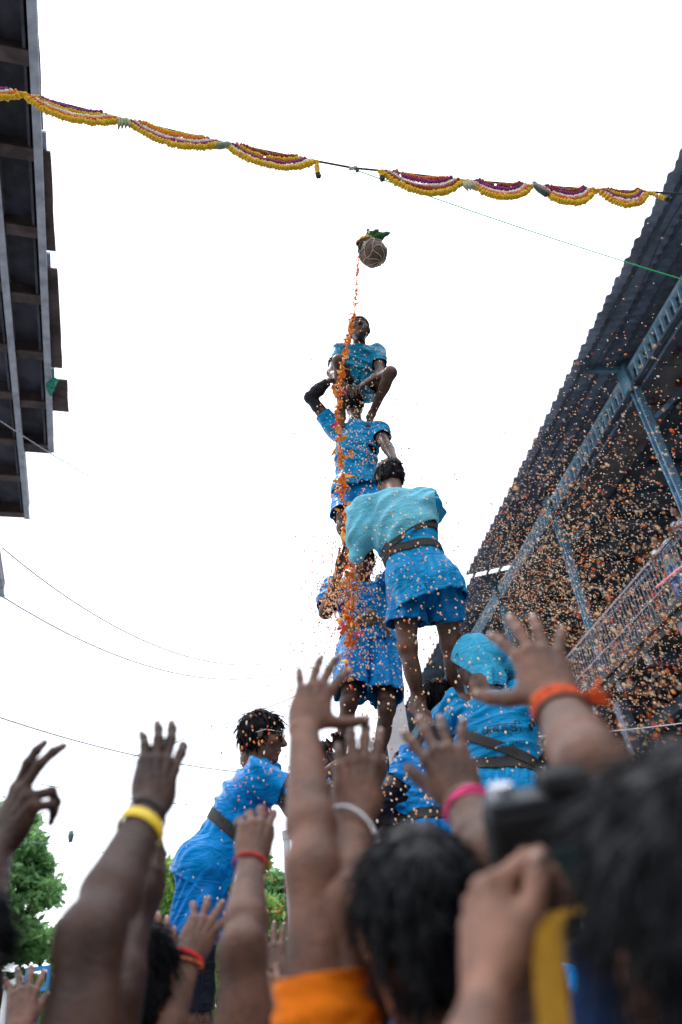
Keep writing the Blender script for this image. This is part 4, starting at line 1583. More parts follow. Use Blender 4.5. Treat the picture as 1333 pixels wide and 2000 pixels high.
H.cone(hc + hr * 0.07 - hf * 0.05, hc + hr * 0.17 - hf * 0.11 - hu * 0.05, 0.045, 0.035, 0.03)
H.cone(hc + hr * 0.16 - hf * 0.10 - hu * 0.04, hc + hr * 0.25 - hf * 0.08 - hu * 0.12, 0.036, 0.018, 0.03)
H.cone(hc - hr * 0.05 - hf * 0.05, hc - hr * 0.075 - hf * 0.07 - hu * 0.18, 0.045, 0.030, 0.04)
H.cone(hc - hf * 0.08 + hr * 0.02 + hu * 0.02, hc - hf * 0.12 + hr * 0.06, 0.05, 0.045, 0.03)
H.ell(hc + hr * 0.085 - hf * 0.13 - hu * 0.075, np.eye(3), V3(0.045, 0.045, 0.055), 0.02, sub=True)
hV, hQ = H.mesh(0.006)
hV = folds(hV, hQ, 0.020, (7, 7, 4), 9.1, 1.6)
hV, hQ = cut(hV, hQ, [(hc + hf * 0.055 + hu * 0.03, hf * 0.8 - hu * 0.6)])
solid(mesh_obj('head_cloth', hV, hQ, cloth('headcloth', (0.05, 0.40, 0.64), 0.6), p5['root']), 0.005)
# the strap crossing the back
bV, bQ = p5['shirt_field'].mesh(0.008, 0.008)
wv = p5['pm'] + p5['t'] * p5['TL'] * 0.50
tl = nrm(p5['t'] + p5['l'] * 0.55)
bV, bQ = cut(bV, bQ, [(wv + tl * 0.022, tl), (wv - tl * 0.022, -tl)])
solid(mesh_obj('belt', bV, bQ, MATS['belt_black'], p5['root']), 0.005)

# second tier, middle: dark head under the ankle, arm in a black sleeve
p6 = figure('person with bare black-haired head tucked beside the hooded one, blue shirt and black arm sleeve',
            dict(head=(858, 1372, 4.06), neck=(858, 1424, 3.96), shL=(806, 1486, 3.90), shR=(908, 1484, 3.84),
                 elL=(742, 1580, 3.92), wrL=(690, 1650, 4.10), elR=(945, 1540, 4.05), wrR=(935, 1480, 4.2),
                 hipL=(845, 1650, 3.86), hipR=(900, 1650, 3.84), knL=(838, 1800, 3.80), knR=(900, 1805, 3.80),
                 anL=(840, 1935, 3.86), anR=(900, 1935, 3.86)),
            SK_A, s=0.95, h=0.008, shirt=BLUE, shorts=NAVYS, sleeve=0.42, short_len=0.7, hair=dict(locks=320),
            face=V3(-0.2, 0.9, -0.4), up=V3(-0.05, 0.2, 1), hem=0.06, seed=6, belt=MATS['belt_black'],
            arm_sleeve=[('L', BLACKC, 'long')])
# second tier, left of middle: crouched under the others
p8 = figure('person in dark blue bent low at the centre of the tower behind the raised hands',
            dict(head=(694, 1512, 4.48), neck=(698, 1552, 4.40), shL=(652, 1572, 4.36), shR=(738, 1572, 4.34),
                 elL=(634, 1640, 4.22), wrL=(660, 1690, 4.36), elR=(752, 1645, 4.20), wrR=(722, 1690, 4.30),
                 hipL=(690, 1740, 4.30), hipR=(742, 1740, 4.28), knL=(684, 1850, 4.22), knR=(744, 1850, 4.20),
                 anL=(684, 1955, 4.30), anR=(744, 1955, 4.28)),
            SK_A, s=0.92, h=0.009, shirt=NAVYS, shorts=BLUE, sleeve=0.7, short_len=0.8, hair=dict(locks=220),
            face=V3(0.1, 0.9, -0.3), up=V3(0, 0.1, 1), hem=0.03, seed=7, belt=MATS['belt_black'])
# second tier, far left: in profile with spectacles, leaning in
p7 = figure('person in profile with spectacles and a belted bright blue shirt, leaning in from the left',
            dict(head=(513, 1440, 3.66), neck=(492, 1482, 3.66), shR=(506, 1518, 3.48), shL=(518, 1506, 3.84),
                 elR=(588, 1552, 3.50), wrR=(648, 1500, 3.82), elL=(570, 1580, 3.98), wrL=(630, 1545, 4.25),
                 hipR=(398, 1702, 3.54), hipL=(404, 1698, 3.76), knR=(368, 1848, 3.52), knL=(392, 1848, 3.74),
                 anR=(372, 1992, 3.56), anL=(400, 1992, 3.76)),
            SK_B, s=0.93, hs=1.0, h=0.006, shirt=BLUE, shorts=cloth('mid_azure', (0.001, 0.16, 0.47), 0.36), sleeve=0.60, short_len=0.92, belt=BELT, eyes=True,
            hair=dict(locks=520, ln=(0.03, 0.075), rad=0.0032, thick=0.014, lift=0.06), face=V3(0.95, 0.10, -0.22), up=V3(0.16, 0.0, 0.97), hem=0.08, seed=8, belt_at=0.42,
            leggings=BLACKC, famp=0.018,
            hands={'R': dict(curl=[(35, 40, 25)] * 4), 'L': dict(curl=[(35, 40, 25)] * 4)})
sp = MB()
hc, hf, hu = p7['hc'], p7['face'], nrm(p7['up'] - p7['face'] * (p7['up'] @ p7['face']))
hr = np.cross(hf, hu)
for e in (-1, 1):
    q = hc + hf * 0.098 + hr * 0.033 * e + hu * 0.004
    sp.tube([q + hr * 0.026 * math.cos(a) + hu * 0.019 * math.sin(a) for a in np.linspace(0, 2 * math.pi, 17)], 0.0022, 6, False)
    sp.tube([q + hr * 0.026 * e + hu * 0.008, hc + hf * 0.02 + hr * 0.088 * e + hu * 0.012, hc - hf * 0.025 + hr * 0.084 * e - hu * 0.004], 0.0022, 6)
sp.tube([hc + hf * 0.104 + hr * x + hu * 0.008 for x in (-0.008, 0, 0.008)], 0.002, 6)
sp_o = sp.build('spectacles', mat('spectacle_rim', (0.7, 0.72, 0.75), 0.25, metal=0.8), p7['root'], True)
lens_m = mat('spectacle_lens', (0.9, 0.95, 1.0), 0.05)
lens_m.node_tree.nodes['Principled BSDF'].inputs['Transmission Weight'].default_value = 0.9
for e in (-1, 1):
    q = hc + hf * 0.0985 + hr * 0.033 * e + hu * 0.004
    lv = [q + hr * 0.025 * math.cos(a) + hu * 0.018 * math.sin(a) + hf * k * 0.0008 for k in (-1, 1) for a in np.arange(16) * math.pi / 8]
    lf = [tuple(range(16))[::-1], tuple(range(16, 32))] + [(i, (i + 1) % 16, 16 + (i + 1) % 16, 16 + i) for i in range(16)]
    mesh_obj('lens', lv, lf, lens_m, sp_o, False)


p9 = figure('person with a blue sleeve gripping the legs above, left of the tower centre',
            dict(head=(628, 1488, 4.72), neck=(626, 1534, 4.72), shR=(590, 1556, 4.66), shL=(660, 1552, 4.66),
                 elR=(580, 1600, 4.50), wrR=(640, 1580, 4.36), elL=(668, 1500, 4.50), wrL=(664, 1462, 4.38),
                 hipR=(606, 1700, 4.70), hipL=(650, 1700, 4.70), knR=(600, 1800, 4.62), knL=(655, 1800, 4.62),
                 anR=(600, 1900, 4.70), anL=(655, 1900, 4.70)),
            SK_A, s=0.92, h=0.009, shirt=NAVYS, shorts=BLUE, sleeve=0.7, short_len=0.7, hair=dict(locks=220),
            face=V3(0.4, -0.8, -0.4), up=V3(0.1, -0.1, 1), hem=0.03, seed=9)
p10 = figure('person in blue crouched between the black arm sleeve and the hooded one, head down',
             dict(head=(800, 1500, 4.50), neck=(806, 1530, 4.42), shL=(772, 1552, 4.40), shR=(850, 1560, 4.36),
                  elL=(745, 1600, 4.24), wrL=(770, 1560, 4.10), elR=(880, 1600, 4.20), wrR=(850, 1580, 4.08),
                  hipL=(790, 1720, 4.36), hipR=(842, 1720, 4.34), knL=(785, 1830, 4.26), knR=(845, 1830, 4.24),
                  anL=(785, 1945, 4.32), anR=(845, 1945, 4.30)),
             SK_A, s=0.92, h=0.009, shirt=BLUE, shorts=NAVYS, sleeve=0.7, short_len=0.7, hair=dict(locks=220),
             face=V3(-0.1, 0.8, -0.6), up=V3(0, 0.4, 0.9), hem=0.03, seed=10, belt=MATS['belt_black'])


def lettering(fig, lines, size, at, right, upv, m, gap=1.5):
    """black print laid on the back of a shirt"""
    from mathutils.bvhtree import BVHTree
    bv = BVHTree.FromPolygons([tuple(v) for v in fig['shirt_V']], [tuple(int(i) for i in q) for q in fig['shirt_Q']])
    nn = nrm(np.cross(right, upv))
    for i, (txt, k) in enumerate(lines):
        cu = bpy.data.curves.new('t', 'FONT')
        cu.body = txt
        cu.size = size * k
        cu.align_x = 'CENTER'
        cu.resolution_u = 3
        ob = bpy.data.objects.new('t', cu)
        COL.objects.link(ob)
        dg = bpy.context.evaluated_depsgraph_get()
        me = bpy.data.meshes.new_from_object(ob.evaluated_get(dg))
        bm = bmesh.new()
        bm.from_mesh(me)
        bmesh.ops.subdivide_edges(bm, edges=[e for e in bm.edges if e.calc_length() > size * 0.15], cuts=1)
        bmesh.ops.triangulate(bm, faces=bm.faces)
        vv = []
        for v in bm.verts:
            q = at + right * v.co.x + upv * (v.co.y - i * size * gap)
            hit = bv.ray_cast(Vector(q + nn * 0.3), Vector(-nn), 0.6)
            vv.append(np.array(hit[0]) + nn * 0.004 if hit[0] is not None else q)
        fs = [tuple(v.index for v in f.verts) for f in bm.faces]
        bm.free()
        bpy.data.objects.remove(ob)
        if fs:
            mesh_obj('lettering', vv, fs, m, fig['root'], False)


PRINT = mat('print_black', (0.008, 0.008, 0.010), 0.6)
lettering(p5, [('या कबड्डी संघ', 1.0), ('गोविंदा पथक', 0.62), ('मुंबई', 0.62)], 0.062, p5['sm'] - p5['t'] * 0.17 + p5['l'] * 0.075 - p5['f'] * 0.1, p5['l'], p5['t'], PRINT, 1.1)
lettering(p7, [('संघ', 1.0), ('पथक', 0.8)], 0.06, p7['sm'] - p7['t'] * 0.24 - p7['f'] * 0.14 + p7['l'] * 0.05, nrm(p7['l'] + p7['f'] * 0.6), p7['t'], PRINT, 1.7)
lettering(p6, [('कबड्डी', 1.0)], 0.06, p6['sm'] - p6['t'] * 0.12 + p6['l'] * 0.06 - p6['f'] * 0.1, p6['l'], p6['t'], PRINT, 1.3)

# ground tier: four who carry the rest, mostly lost behind the crowd
for i, (fg, lab, sk_) in enumerate(((p5, 'person on the ground carrying the hooded one on the shoulders', SK_B), (p6, 'person on the ground under the one with the black arm sleeve', SK_A),
                                    (p7, 'person on the ground carrying the leaning one with spectacles', SK_A), (p8, 'person on the ground under the centre of the tower', SK_B),
                                    (p9, 'person on the ground at the back left of the tower foot', SK_A), (p10, 'person on the ground at the back right of the tower foot', SK_A))):
    c = (fg['g']['anL'] + fg['g']['anR']) / 2
    zf = min(fg['g']['anL'][2], fg['g']['anR'][2]) - 0.05
    x, y = c[0], c[1]
    ang = (0.3, 0.0, -0.5, 0.1, 2.8, 0.2)[i]
    fw, rt = V3(math.sin(ang), math.cos(ang), 0), V3(math.cos(ang), -math.sin(ang), 0)
    B = V3(x, y, 0)
    z = V3(0, 0, 1)
    shz = zf - 0.055
    sc_ = shz / 1.40
    J = dict(head=B + z * (shz + 0.10) + fw * 0.22, neck=B + z * (shz + 0.02) + fw * 0.09, shL=B + z * shz - rt * 0.19, shR=B + z * shz + rt * 0.19,
             elL=B + z * (shz - 0.05) - rt * 0.22 + fw * 0.28, elR=B + z * (shz - 0.05) + rt * 0.22 + fw * 0.28,
             wrL=B + z * (shz + 0.0) - rt * 0.08 + fw * 0.48, wrR=B + z * (shz + 0.0) + rt * 0.08 + fw * 0.48,
             hipL=B + z * 0.90 * sc_ - rt * 0.09 - fw * 0.05, hipR=B + z * 0.90 * sc_ + rt * 0.09 - fw * 0.05, knL=B + z * 0.49 * sc_ - rt * 0.13,
             knR=B + z * 0.49 * sc_ + rt * 0.13, anL=B + z * 0.075 - rt * 0.16 - fw * 0.04, anR=B + z * 0.075 + rt * 0.16 - fw * 0.04)
    figure(lab, J, sk_, s=sc_, h=0.013, shirt=BLUE, shorts=NAVYS, hair=dict(h=0.013, locks=120), face=nrm(fw - z * 0.3), up=nrm(z + fw * 0.3), seed=20 + i)


# ------------------------------------------------------------------ the rope with garlands, the pot, wires
ROPE_PX = [(-30, 166), (0, 172), (45, 183), (240, 232), (435, 278), (615, 314), (690, 328), (742, 333), (905, 352), (1040, 362), (1160, 370), (1290, 376), (1345, 379)]
rY = lambda x: 3.75 + 1.52 * x / 1333
rope_pts = [P(x, y, rY(x)) for x, y in ROPE_PX]


def rope_at(x):
    ys = np.interp(x, [p[0] for p in ROPE_PX], [p[1] for p in ROPE_PX])
    return P(x, ys, rY(x))


mb = MB()
ext0 = rope_pts[0] + (rope_pts[0] - rope_pts[2]) * 6
ext1 = rope_pts[-1] + (rope_pts[-1] - rope_pts[-3]) * 2.2
mb.tube([ext0] + [rope_at(x) for x in np.linspace(-30, 1345, 120)] + [ext1], 0.0105, 8)
tag(mb.build('rope', mat('rope_dark', (0.05, 0.055, 0.06), 0.9, var=0.5, vscale=60, bump=0.8, bscale=120), None, True), 'dark rope strung across the street carrying the flower garlands', 'rope')

YEL = mat('marigold_yellow', (0.80, 0.50, 0.012), 0.75, var=0.18, vscale=30, bump=0.7, bscale=160)
ORA = mat('marigold_orange', (0.72, 0.17, 0.012), 0.75, var=0.2, vscale=30, bump=0.7, bscale=160)
RED = mat('marigold_rust', (0.34, 0.06, 0.012), 0.75, var=0.2, vscale=30, bump=0.7, bscale=160)
WHI = mat('jasmine_white', (0.78, 0.74, 0.62), 0.75, var=0.12, vscale=30)
PUR = mat('orchid_purple', (0.24, 0.006, 0.17), 0.6, var=0.35, vscale=40)
# one small ruffled flower ball, reused
_ico = bmesh.new()
bmesh.ops.create_icosphere(_ico, subdivisions=2, radius=1)
ICO_V = np.array([v.co[:] for v in _ico.verts])
ICO_F = np.array([[v.index for v in f.verts] for f in _ico.faces])
_ico.free()
_ico = bmesh.new()
bmesh.ops.create_icosphere(_ico, subdivisions=1, radius=1)
ICO1_V = np.array([v.co[:] for v in _ico.verts])
ICO1_F = np.array([[v.index for v in f.verts] for f in _ico.faces])
_ico.free()


def beads(name, pts, r, m, parent, sq=0.72, hi=True):
    """flower heads threaded on a line: flattened along it"""
    IV, IF = (ICO_V, ICO_F) if hi else (ICO1_V, ICO1_F)
    vs, fs = [], []
    n = 0
    for i, p in enumerate(pts):
        d = nrm(pts[min(i + 1, len(pts) - 1)] - pts[max(i - 1, 0)])
        a = nrm(np.cross(d, rng.normal(size=3)))
        b = np.cross(d, a)
        rr = r * rng.uniform(0.88, 1.12)
        ruf = 1 + 0.10 * rng.normal(size=(len(IV), 1))
        vs.append(p + rng.normal(size=3) * r * 0.07 + rr * ruf * (IV[:, :1] * d * sq + IV[:, 1:2] * a + IV[:, 2:] * b))
        fs.append(IF + n)
        n += len(IV)
    return mesh_obj(name, np.concatenate(vs), np.concatenate(fs), m, parent)


def swag(label, x0, x1, drop, order, part0=0.0, part1=1.0, r=0.0265):
    """nested strands hanging from the rope between image x0 and x1; drop in metres for the outermost strand"""
    a, b = rope_at(x0), rope_at(x1)
    t = thing('flower_garland', label, 'garland', tuple((a + b) / 2), 'scalloped garlands hung along the rope')
    L = np.linalg.norm(b - a)
    ns = len(order)
    for i, (nm, m, k) in enumerate(order):
        f = 1 - i / (ns + 0.6)
        dr = drop * f * rng.uniform(0.9, 1.1)
        ph_ = rng.uniform(0, 6)
        x_in = 0.26 * (1 - f)
        rr = r * k
        n = int((L * (1 - 2 * x_in) + 1.2 * dr) / (rr * 1.15))
        pts = []
        for j in range(n + 1):
            q = part0 + (part1 - part0) * j / n
            s = x_in + (1 - 2 * x_in) * q
            p = rope_at(x0 + (x1 - x0) * s)
            if rng.random() < 0.025 and i:
                continue
            pts.append(p - V3(0, 0, 1) * (0.022 + dr * (1 - abs(2 * q - 1) ** 2.3) + 0.005 * math.sin(11 * q + ph_) + 0.003 * math.sin(23 * q + ph_)) + V3(0, -0.006 * i, 0))
        beads(nm, pts, rr, m, t)
    return t


Y_, O_, R_, W_, P_ = (('yellow_strand', YEL, 1.15), ('orange_strand', ORA, 0.95), ('rust_strand', RED, 0.95), ('white_strand', WHI, 0.8), ('purple_strand', PUR, 0.85))
swag('garland end cut by the left edge, over the steel deck', -120, 42, 0.16, [Y_, O_, W_, P_])
swag('leftmost whole garland with purple beads along its top', 48, 236, 0.19, [Y_, O_, W_, ('yellow_strand', YEL, 0.8), P_])
swag('second garland from the left, between the bananas and the cucumber', 248, 432, 0.20, [Y_, P_, W_, O_, ('yellow_strand', YEL, 0.9)])
swag('third garland from the left, ending in a hanging tail', 440, 612, 0.22, [Y_, W_, P_, ('yellow_strand', YEL, 0.9), R_])
swag('rust and yellow garland just right of the pot string', 746, 902, 0.23, [Y_, R_, W_, P_, O_])
swag('second garland right of the pot, between bananas and dark cucumber', 912, 1036, 0.23, [Y_, O_, W_, P_, R_])
swag('third garland right of the pot, beside the dark cucumber', 1048, 1158, 0.22, [Y_, O_, W_, P_, R_])
swag('rightmost garland, next to the roof edge', 1166, 1262, 0.23, [Y_, O_, W_, P_, ('yellow_strand', YEL, 0.9), R_])


def tassel(label, x, dx, L):
    a = rope_at(x)
    t = thing('garland_tail', label, 'garland', tuple(a), 'hanging garland ends')
    d = nrm(V3(dx, 0, -1))
    pts = [a - V3(0, 0, 0.015) + d * L * q for q in np.linspace(0, 1, int(L / 0.024))]
    beads('yellow_strand', pts, 0.023, YEL, t)
    e = pts[-1]
    beads('dark_tip', [e + d * 0.03, e + d * 0.055], 0.026, mat('dark_leaf', (0.012, 0.03, 0.025), 0.6, var=0.3), t)
    beads('purple_tip', [e + d * 0.075], 0.018, PUR, t)


tassel('yellow garland tail hanging left of the pot string', 618, 0.0, 0.17)
tassel('short yellow garland tail right of the pot string', 742, 0.05, 0.07)
tassel('slanting yellow garland tail at the roof edge', 1266, 1.1, 0.17)


def fruit(name, label, cat, x, dy, parts, m, group=None):
    a = rope_at(x)
    t = thing(name, label, cat, tuple(a), group)
    for i, (pts, rad) in enumerate(parts):
        mb = MB()
        mb.tube([a + V3(*q) + V3(0, 0, -dy) for q in pts], rad, 10)
        mb.build('banana' if cat == 'bananas' else 'body', m, t, True)
    mb = MB()
    mb.tube([a, a + V3(0, 0, -dy - 0.01)], 0.005, 6)
    mb.build('string', mat('string_pale', (0.5, 0.48, 0.42), 0.8), t)


BAN = mat('banana_green', (0.30, 0.31, 0.16), 0.6, var=0.35, vscale=14)
CUC = mat('cucumber_pale', (0.20, 0.27, 0.20), 0.45, var=0.3, vscale=10)
CUD = mat('cucumber_dark', (0.030, 0.060, 0.050), 0.4, var=0.3, vscale=10)
bn = [([(0.01 * i, 0, 0.0), (0.02 + 0.022 * i, -0.02, -0.05), (0.03 + 0.030 * i, -0.02, -0.11), (0.02 + 0.034 * i, 0, -0.16)], [0.008, 0.018, 0.018, 0.006]) for i in (-1, 0, 1, 2)]
fruit('banana_bunch', 'dark greenish banana bunch hanging from the rope at left', 'bananas', 236, 0.02, bn, BAN)
bn = [([(0.012 * i, 0, 0.0), (0.0 + 0.026 * i, -0.02, -0.05), (0.01 + 0.030 * i, -0.02, -0.10), (0.03 + 0.028 * i, 0, -0.15)], [0.010, 0.020, 0.019, 0.006]) for i in (-1, 0, 1, 2)]
fruit('banana_bunch', 'pale banana bunch hanging from the rope right of the pot', 'bananas', 908, 0.02, bn, mat('banana_pale', (0.42, 0.40, 0.24), 0.6, var=0.3, vscale=14))
fruit('cucumber', 'pale cucumber lying level under the rope left of the pot', 'cucumber', 430, 0.06, [([(-0.12, 0, 0.01), (-0.10, 0, 0.004), (0.0, 0, -0.008), (0.08, 0, 0.0), (0.11, 0, 0.008)], [0.004, 0.022, 0.034, 0.030, 0.006])], CUC)
fruit('cucumber', 'dark cucumber hanging slantwise from the rope right of the pot', 'cucumber', 1042, -0.03, [([(0.0, 0, 0.02), (0.01, 0, 0.0), (0.04, 0, -0.10), (0.09, 0, -0.19), (0.11, 0, -0.215)], [0.006, 0.028, 0.033, 0.032, 0.006])], CUD)

# knot where the pot string leaves the rope, and the string
ka = rope_at(690)
kt = thing('rope_knot', 'knot of pale cloth on the rope where the pot string starts', 'knot', tuple(ka))
beads('cloth_turns', [ka + V3(x, 0, -0.004) for x in (-0.03, -0.01, 0.012, 0.03)], 0.020, MATS['string_pale'], kt, 0.6)
beads('hanging_end', [ka + V3(0.03, 0, -0.03), ka + V3(0.035, 0, -0.055)], 0.018, MATS['dark_leaf'], kt)
PC = P(729, 494, 4.55)
ptop = P(719, 450, 4.53)
mb = MB()
mb.tube([ka + V3(0, 0, -0.01), ptop], 0.005, 6)
tag(mb.build('pot_string', mat('string_white', (0.75, 0.75, 0.72), 0.7), None), 'thin pale string between the rope and the pot', 'string')

pot = thing('clay_pot', 'brown clay pot in a string net hanging tilted above the top youngster', 'pot', tuple(PC))
CLAY = mat('clay', (0.13, 0.085, 0.065), 0.6, var=0.35, vscale=8, bump=0.3, bscale=30, spec=0.4)
axis = nrm(V3(-0.42, -0.12, 0.9))
sx = nrm(np.cross(axis, V3(0, 1, 0)))
sy = np.cross(axis, sx)
prof = [(0.0, -0.112), (0.05, -0.108), (0.09, -0.085), (0.113, -0.045), (0.120, 0.0), (0.112, 0.04), (0.092, 0.075), (0.070, 0.093), (0.062, 0.103), (0.072, 0.116), (0.078, 0.122), (0.068, 0.122), (0.058, 0.108), (0.056, 0.095)]
n = 32
vs = [PC + sx * r * math.cos(a) + sy * r * math.sin(a) + axis * z for r, z in prof for a in np.arange(n) * 2 * math.pi / n]
fs = [(i * n + j, i * n + (j + 1) % n, (i + 1) * n + (j + 1) % n, (i + 1) * n + j) for i in range(len(prof) - 1) for j in range(n)]
mesh_obj('jar', vs, fs, CLAY, pot)
NET = mat('net_cord', (0.42, 0.36, 0.28), 0.8, var=0.3, vscale=60)
SPH = lambda lat, lon: PC + 0.124 * (math.cos(lat) * (sx * math.cos(lon) + sy * math.sin(lon)) + axis * math.sin(lat))
for i in range(8):
    lo_ = i * math.pi / 4
    mb = MB()
    mb.tube([SPH(la, lo_ + 0.35 * math.sin(la * 3)) for la in np.linspace(-1.5, 0.75, 16)], 0.0042, 6)
    mb.build('net_cord', NET, pot, True)
for la in (-0.45, 0.28):
    mb = MB()
    mb.tube([SPH(la + 0.14 * math.cos(4 * lo_), lo_) for lo_ in np.linspace(0, 2 * math.pi, 49)], 0.0042, 6)
    mb.build('net_cord', NET, pot, True)
mb = MB()
bt = PC - axis * 0.118
for i in range(5):
    mb.tube([bt, bt + V3(0.012 * (i - 2), 0, -0.03), bt + V3(0.018 * (i - 2), 0.01, -0.055 - 0.01 * (i % 2))], [0.004, 0.003, 0.001], 5)
mb.build('net_tassel', NET, pot, True)
# leaves, flowers and coconut on the mouth
mouth = PC + axis * 0.125
for i, (dx, dy, dz, L) in enumerate(((1.0, -0.2, 0.34, 0.25), (0.95, -0.4, 0.12, 0.22), (0.7, -0.5, 0.45, 0.18), (-0.7, -0.3, 0.0, 0.09), (-0.6, -0.2, -0.8, 0.13), (0.1, -0.8, 0.2, 0.08))):
    d = nrm(V3(dx, dy, dz))
    st = nrm(np.cross(d, V3(0, 0.3, 1)))
    up_ = np.cross(st, d)
    vs, fs = [], []
    m_ = 9
    for j in range(m_):
        q = j / (m_ - 1)
        wd = 0.040 * math.sin(math.pi * min(1, q * 0.92 + 0.08)) ** 0.8 * (1 + (0.22 if j % 2 else -0.18))
        c_ = mouth + d * L * q - V3(0, 0, 0.03) * q * q + up_ * 0.0
        vs += [c_ - st * wd + up_ * 0.006, c_ - up_ * 0.004, c_ + st * wd + up_ * 0.006]
    for j in range(m_ - 1):
        a_ = j * 3
        fs += [(a_, a_ + 1, a_ + 4, a_ + 3), (a_ + 1, a_ + 2, a_ + 5, a_ + 4)]
    solid(mesh_obj('leaf', vs, fs, mat('mango_leaf', (0.02, 0.13, 0.03), 0.45, var=0.4, vscale=16) if i < 3 else MATS['dark_leaf'], pot), 0.0015)
beads('flowers', [mouth + V3(-0.02, -0.03, 0.03), mouth + V3(0.02, -0.03, 0.035)], 0.034, YEL, pot, 0.9)
beads('flowers', [mouth + V3(0.05, -0.02, 0.03), mouth + V3(-0.05, -0.02, 0.01), mouth + V3(0.07, -0.01, 0.01)], 0.033, ORA, pot, 0.9)
beads('coconut', [mouth + V3(-0.045, 0.0, 0.035)], 0.042, MATS['dark_leaf'], pot, 1.1)
beads('knot', [ptop, ptop - V3(0, 0, 0.03), ptop - V3(-0.006, 0, 0.06)], 0.015, mat('knot_grey', (0.12, 0.14, 0.2), 0.8), pot, 0.9)
mb = MB()
for sgn in (-1, 1):
    mb.tube([ptop, SPH(0.75, 0.4 + 1.57 * sgn)], 0.005, 5)
    mb.tube([ptop, SPH(0.75, 1.97 + 1.57 * sgn)], 0.005, 5)
mb.build('sling', NET, pot, True)


# --- wires across the street
WIRE = mat('wire_grey', (0.22, 0.25, 0.30), 0.6)


def wire(label, a, b, sag, r, m=WIRE, name='wire', ext=0.0):
    A_, B_ = P(*a), P(*b)
    if ext:
        d_ = B_ - A_
        A_, B_ = A_ - d_ * ext, B_ + d_ * ext
    mb = MB()
    mb.tube(catenary(A_, B_, sag, 26), r, 5)
    tag(mb.build(name, m, None, True), label, 'wire')


GREENW = mat('green_wire', (0.06, 0.85, 0.25), 0.5)
wire('bright green cord from the rope knot to the dark roof', (690, 330, 4.56), (1345, 549, 6.2), 0.05, 0.006, GREENW, 'cord')
wire('topmost faint wire crossing the sky at left, starting at the deck', (0, 1065, 9), (640, 1135, 16), 0.2, 0.006)
wire('sagging wire from the deck to the tower, upper of two', (5, 1070, 9), (610, 1270, 16), 0.9, 0.010)
wire('sagging wire from the deck to the tower, lower of two', (5, 1165, 9), (600, 1296, 16), 0.7, 0.010)
wire('long wire sloping behind the hand with the yellow band', (-10, 1398, 12), (640, 1512, 18), 0.3, 0.013)
wire('wire rising from the left hand towards the tower', (80, 1532, 18), (590, 1355, 14), 0.1, 0.011)
wire('wire from the left hand level behind the yellow wristband', (80, 1532, 18), (640, 1575, 20), 0.2, 0.010)
wire('lowest wire through the small insulator at left', (20, 1648, 20), (270, 1690, 22), -0.2, 0.009)
wire('pale wire across the lower right in front of the dark building', (1020, 1440, 8.2), (1345, 1411, 8.0), 0.02, 0.006, mat('wire_pale', (0.55, 0.65, 0.8), 0.5))
wire('wire crossing the end of the overhead deck at upper left', (-10, 815, 7), (240, 965, 12), 0.05, 0.008)
q = P(139, 1632, 21)
mb = MB()
mb.tube([q + V3(0, 0, 0.12), q, q - V3(0, 0, 0.16)], [0.05, 0.08, 0.05], 8)
tag(mb.build('insulator', mat('insulator_green', (0.05, 0.12, 0.10), 0.5), None, True), 'small dark insulator hung on the wires above the left trees', 'insulator')


# ------------------------------------------------------------------ the crowd in front: raised arms and heads
NAIL = mat('nail', (0.50, 0.33, 0.29), 0.3, spec=0.6)
NAIL_D = mat('nail_dark', (0.36, 0.22, 0.19), 0.3, spec=0.6)
SK1 = skin('crowd_deep', (0.058, 0.027, 0.018))
SK2 = skin('crowd_brown', (0.115, 0.053, 0.033))
SK3 = skin('crowd_tan', (0.165, 0.077, 0.049))
SK4 = skin('crowd_fair', (0.26, 0.125, 0.08))
SHIRT = {k: cloth('crowd_' + k, c, 0.8) for k, c in dict(grey=(0.10, 0.10, 0.11), black=(0.012, 0.012, 0.014), white=(0.6, 0.6, 0.6), navy=(0.012, 0.03, 0.09), green=(0.03, 0.10, 0.05)).items()}
SHIRT['orange'] = cloth('crowd_orange', (0.95, 0.22, 0.01), 0.75, var=0.08)


def below(sh_px, Y, dz):
    """a shoulder straight under an image position, dz metres lower"""
    return P(*sh_px, Y) - V3(0, 0, dz)


# hand at the left edge
a1 = crowd_arm('person at the left edge with a dark hand bent at the wrist, fingers pointing right', (-2, 1648, 1.42), P(-60, 1860, 1.26), P(-150, 1990, 1.12) - V3(0, 0, 0.12), (66, 1520, 1.40), True, SK1, SHIRT['black'],
               roll=-50, curl=[(0, 16, 14), (6, 20, 16), (62, 60, 30), (70, 60, 30)], spread=(9, -2, -4, -8), thumb=(30, 20, 15), nail=NAIL_D, seed=41)
# big left arm with the yellow band
a2 = crowd_arm('person with a large dark forearm, yellow paper wristband and black thread, arm slanting right', (298, 1572, 1.36), P(176, 1830, 1.14), P(60, 2040, 0.98) - V3(0, 0, 0.14), (330, 1408, 1.44), False, SK1, SHIRT['black'],
               roll=28, curl=[(0, 16, 16), (-6, 14, 12), (-4, 14, 12), (0, 16, 14)], spread=(14, 1, -3, -7), thumb=(20, 8, 5), nail=NAIL_D, seed=42, h=0.003, sc=1.0)
wristband(a2, 0.235, mat('yellow_band', (0.85, 0.60, 0.03), 0.45, var=0.08), 0.026, off=0.004, name='wristband')
wristband(a2, 0.10, mat('black_thread', (0.01, 0.01, 0.01), 0.7), 0.006, off=0.003, name='wrist_thread')
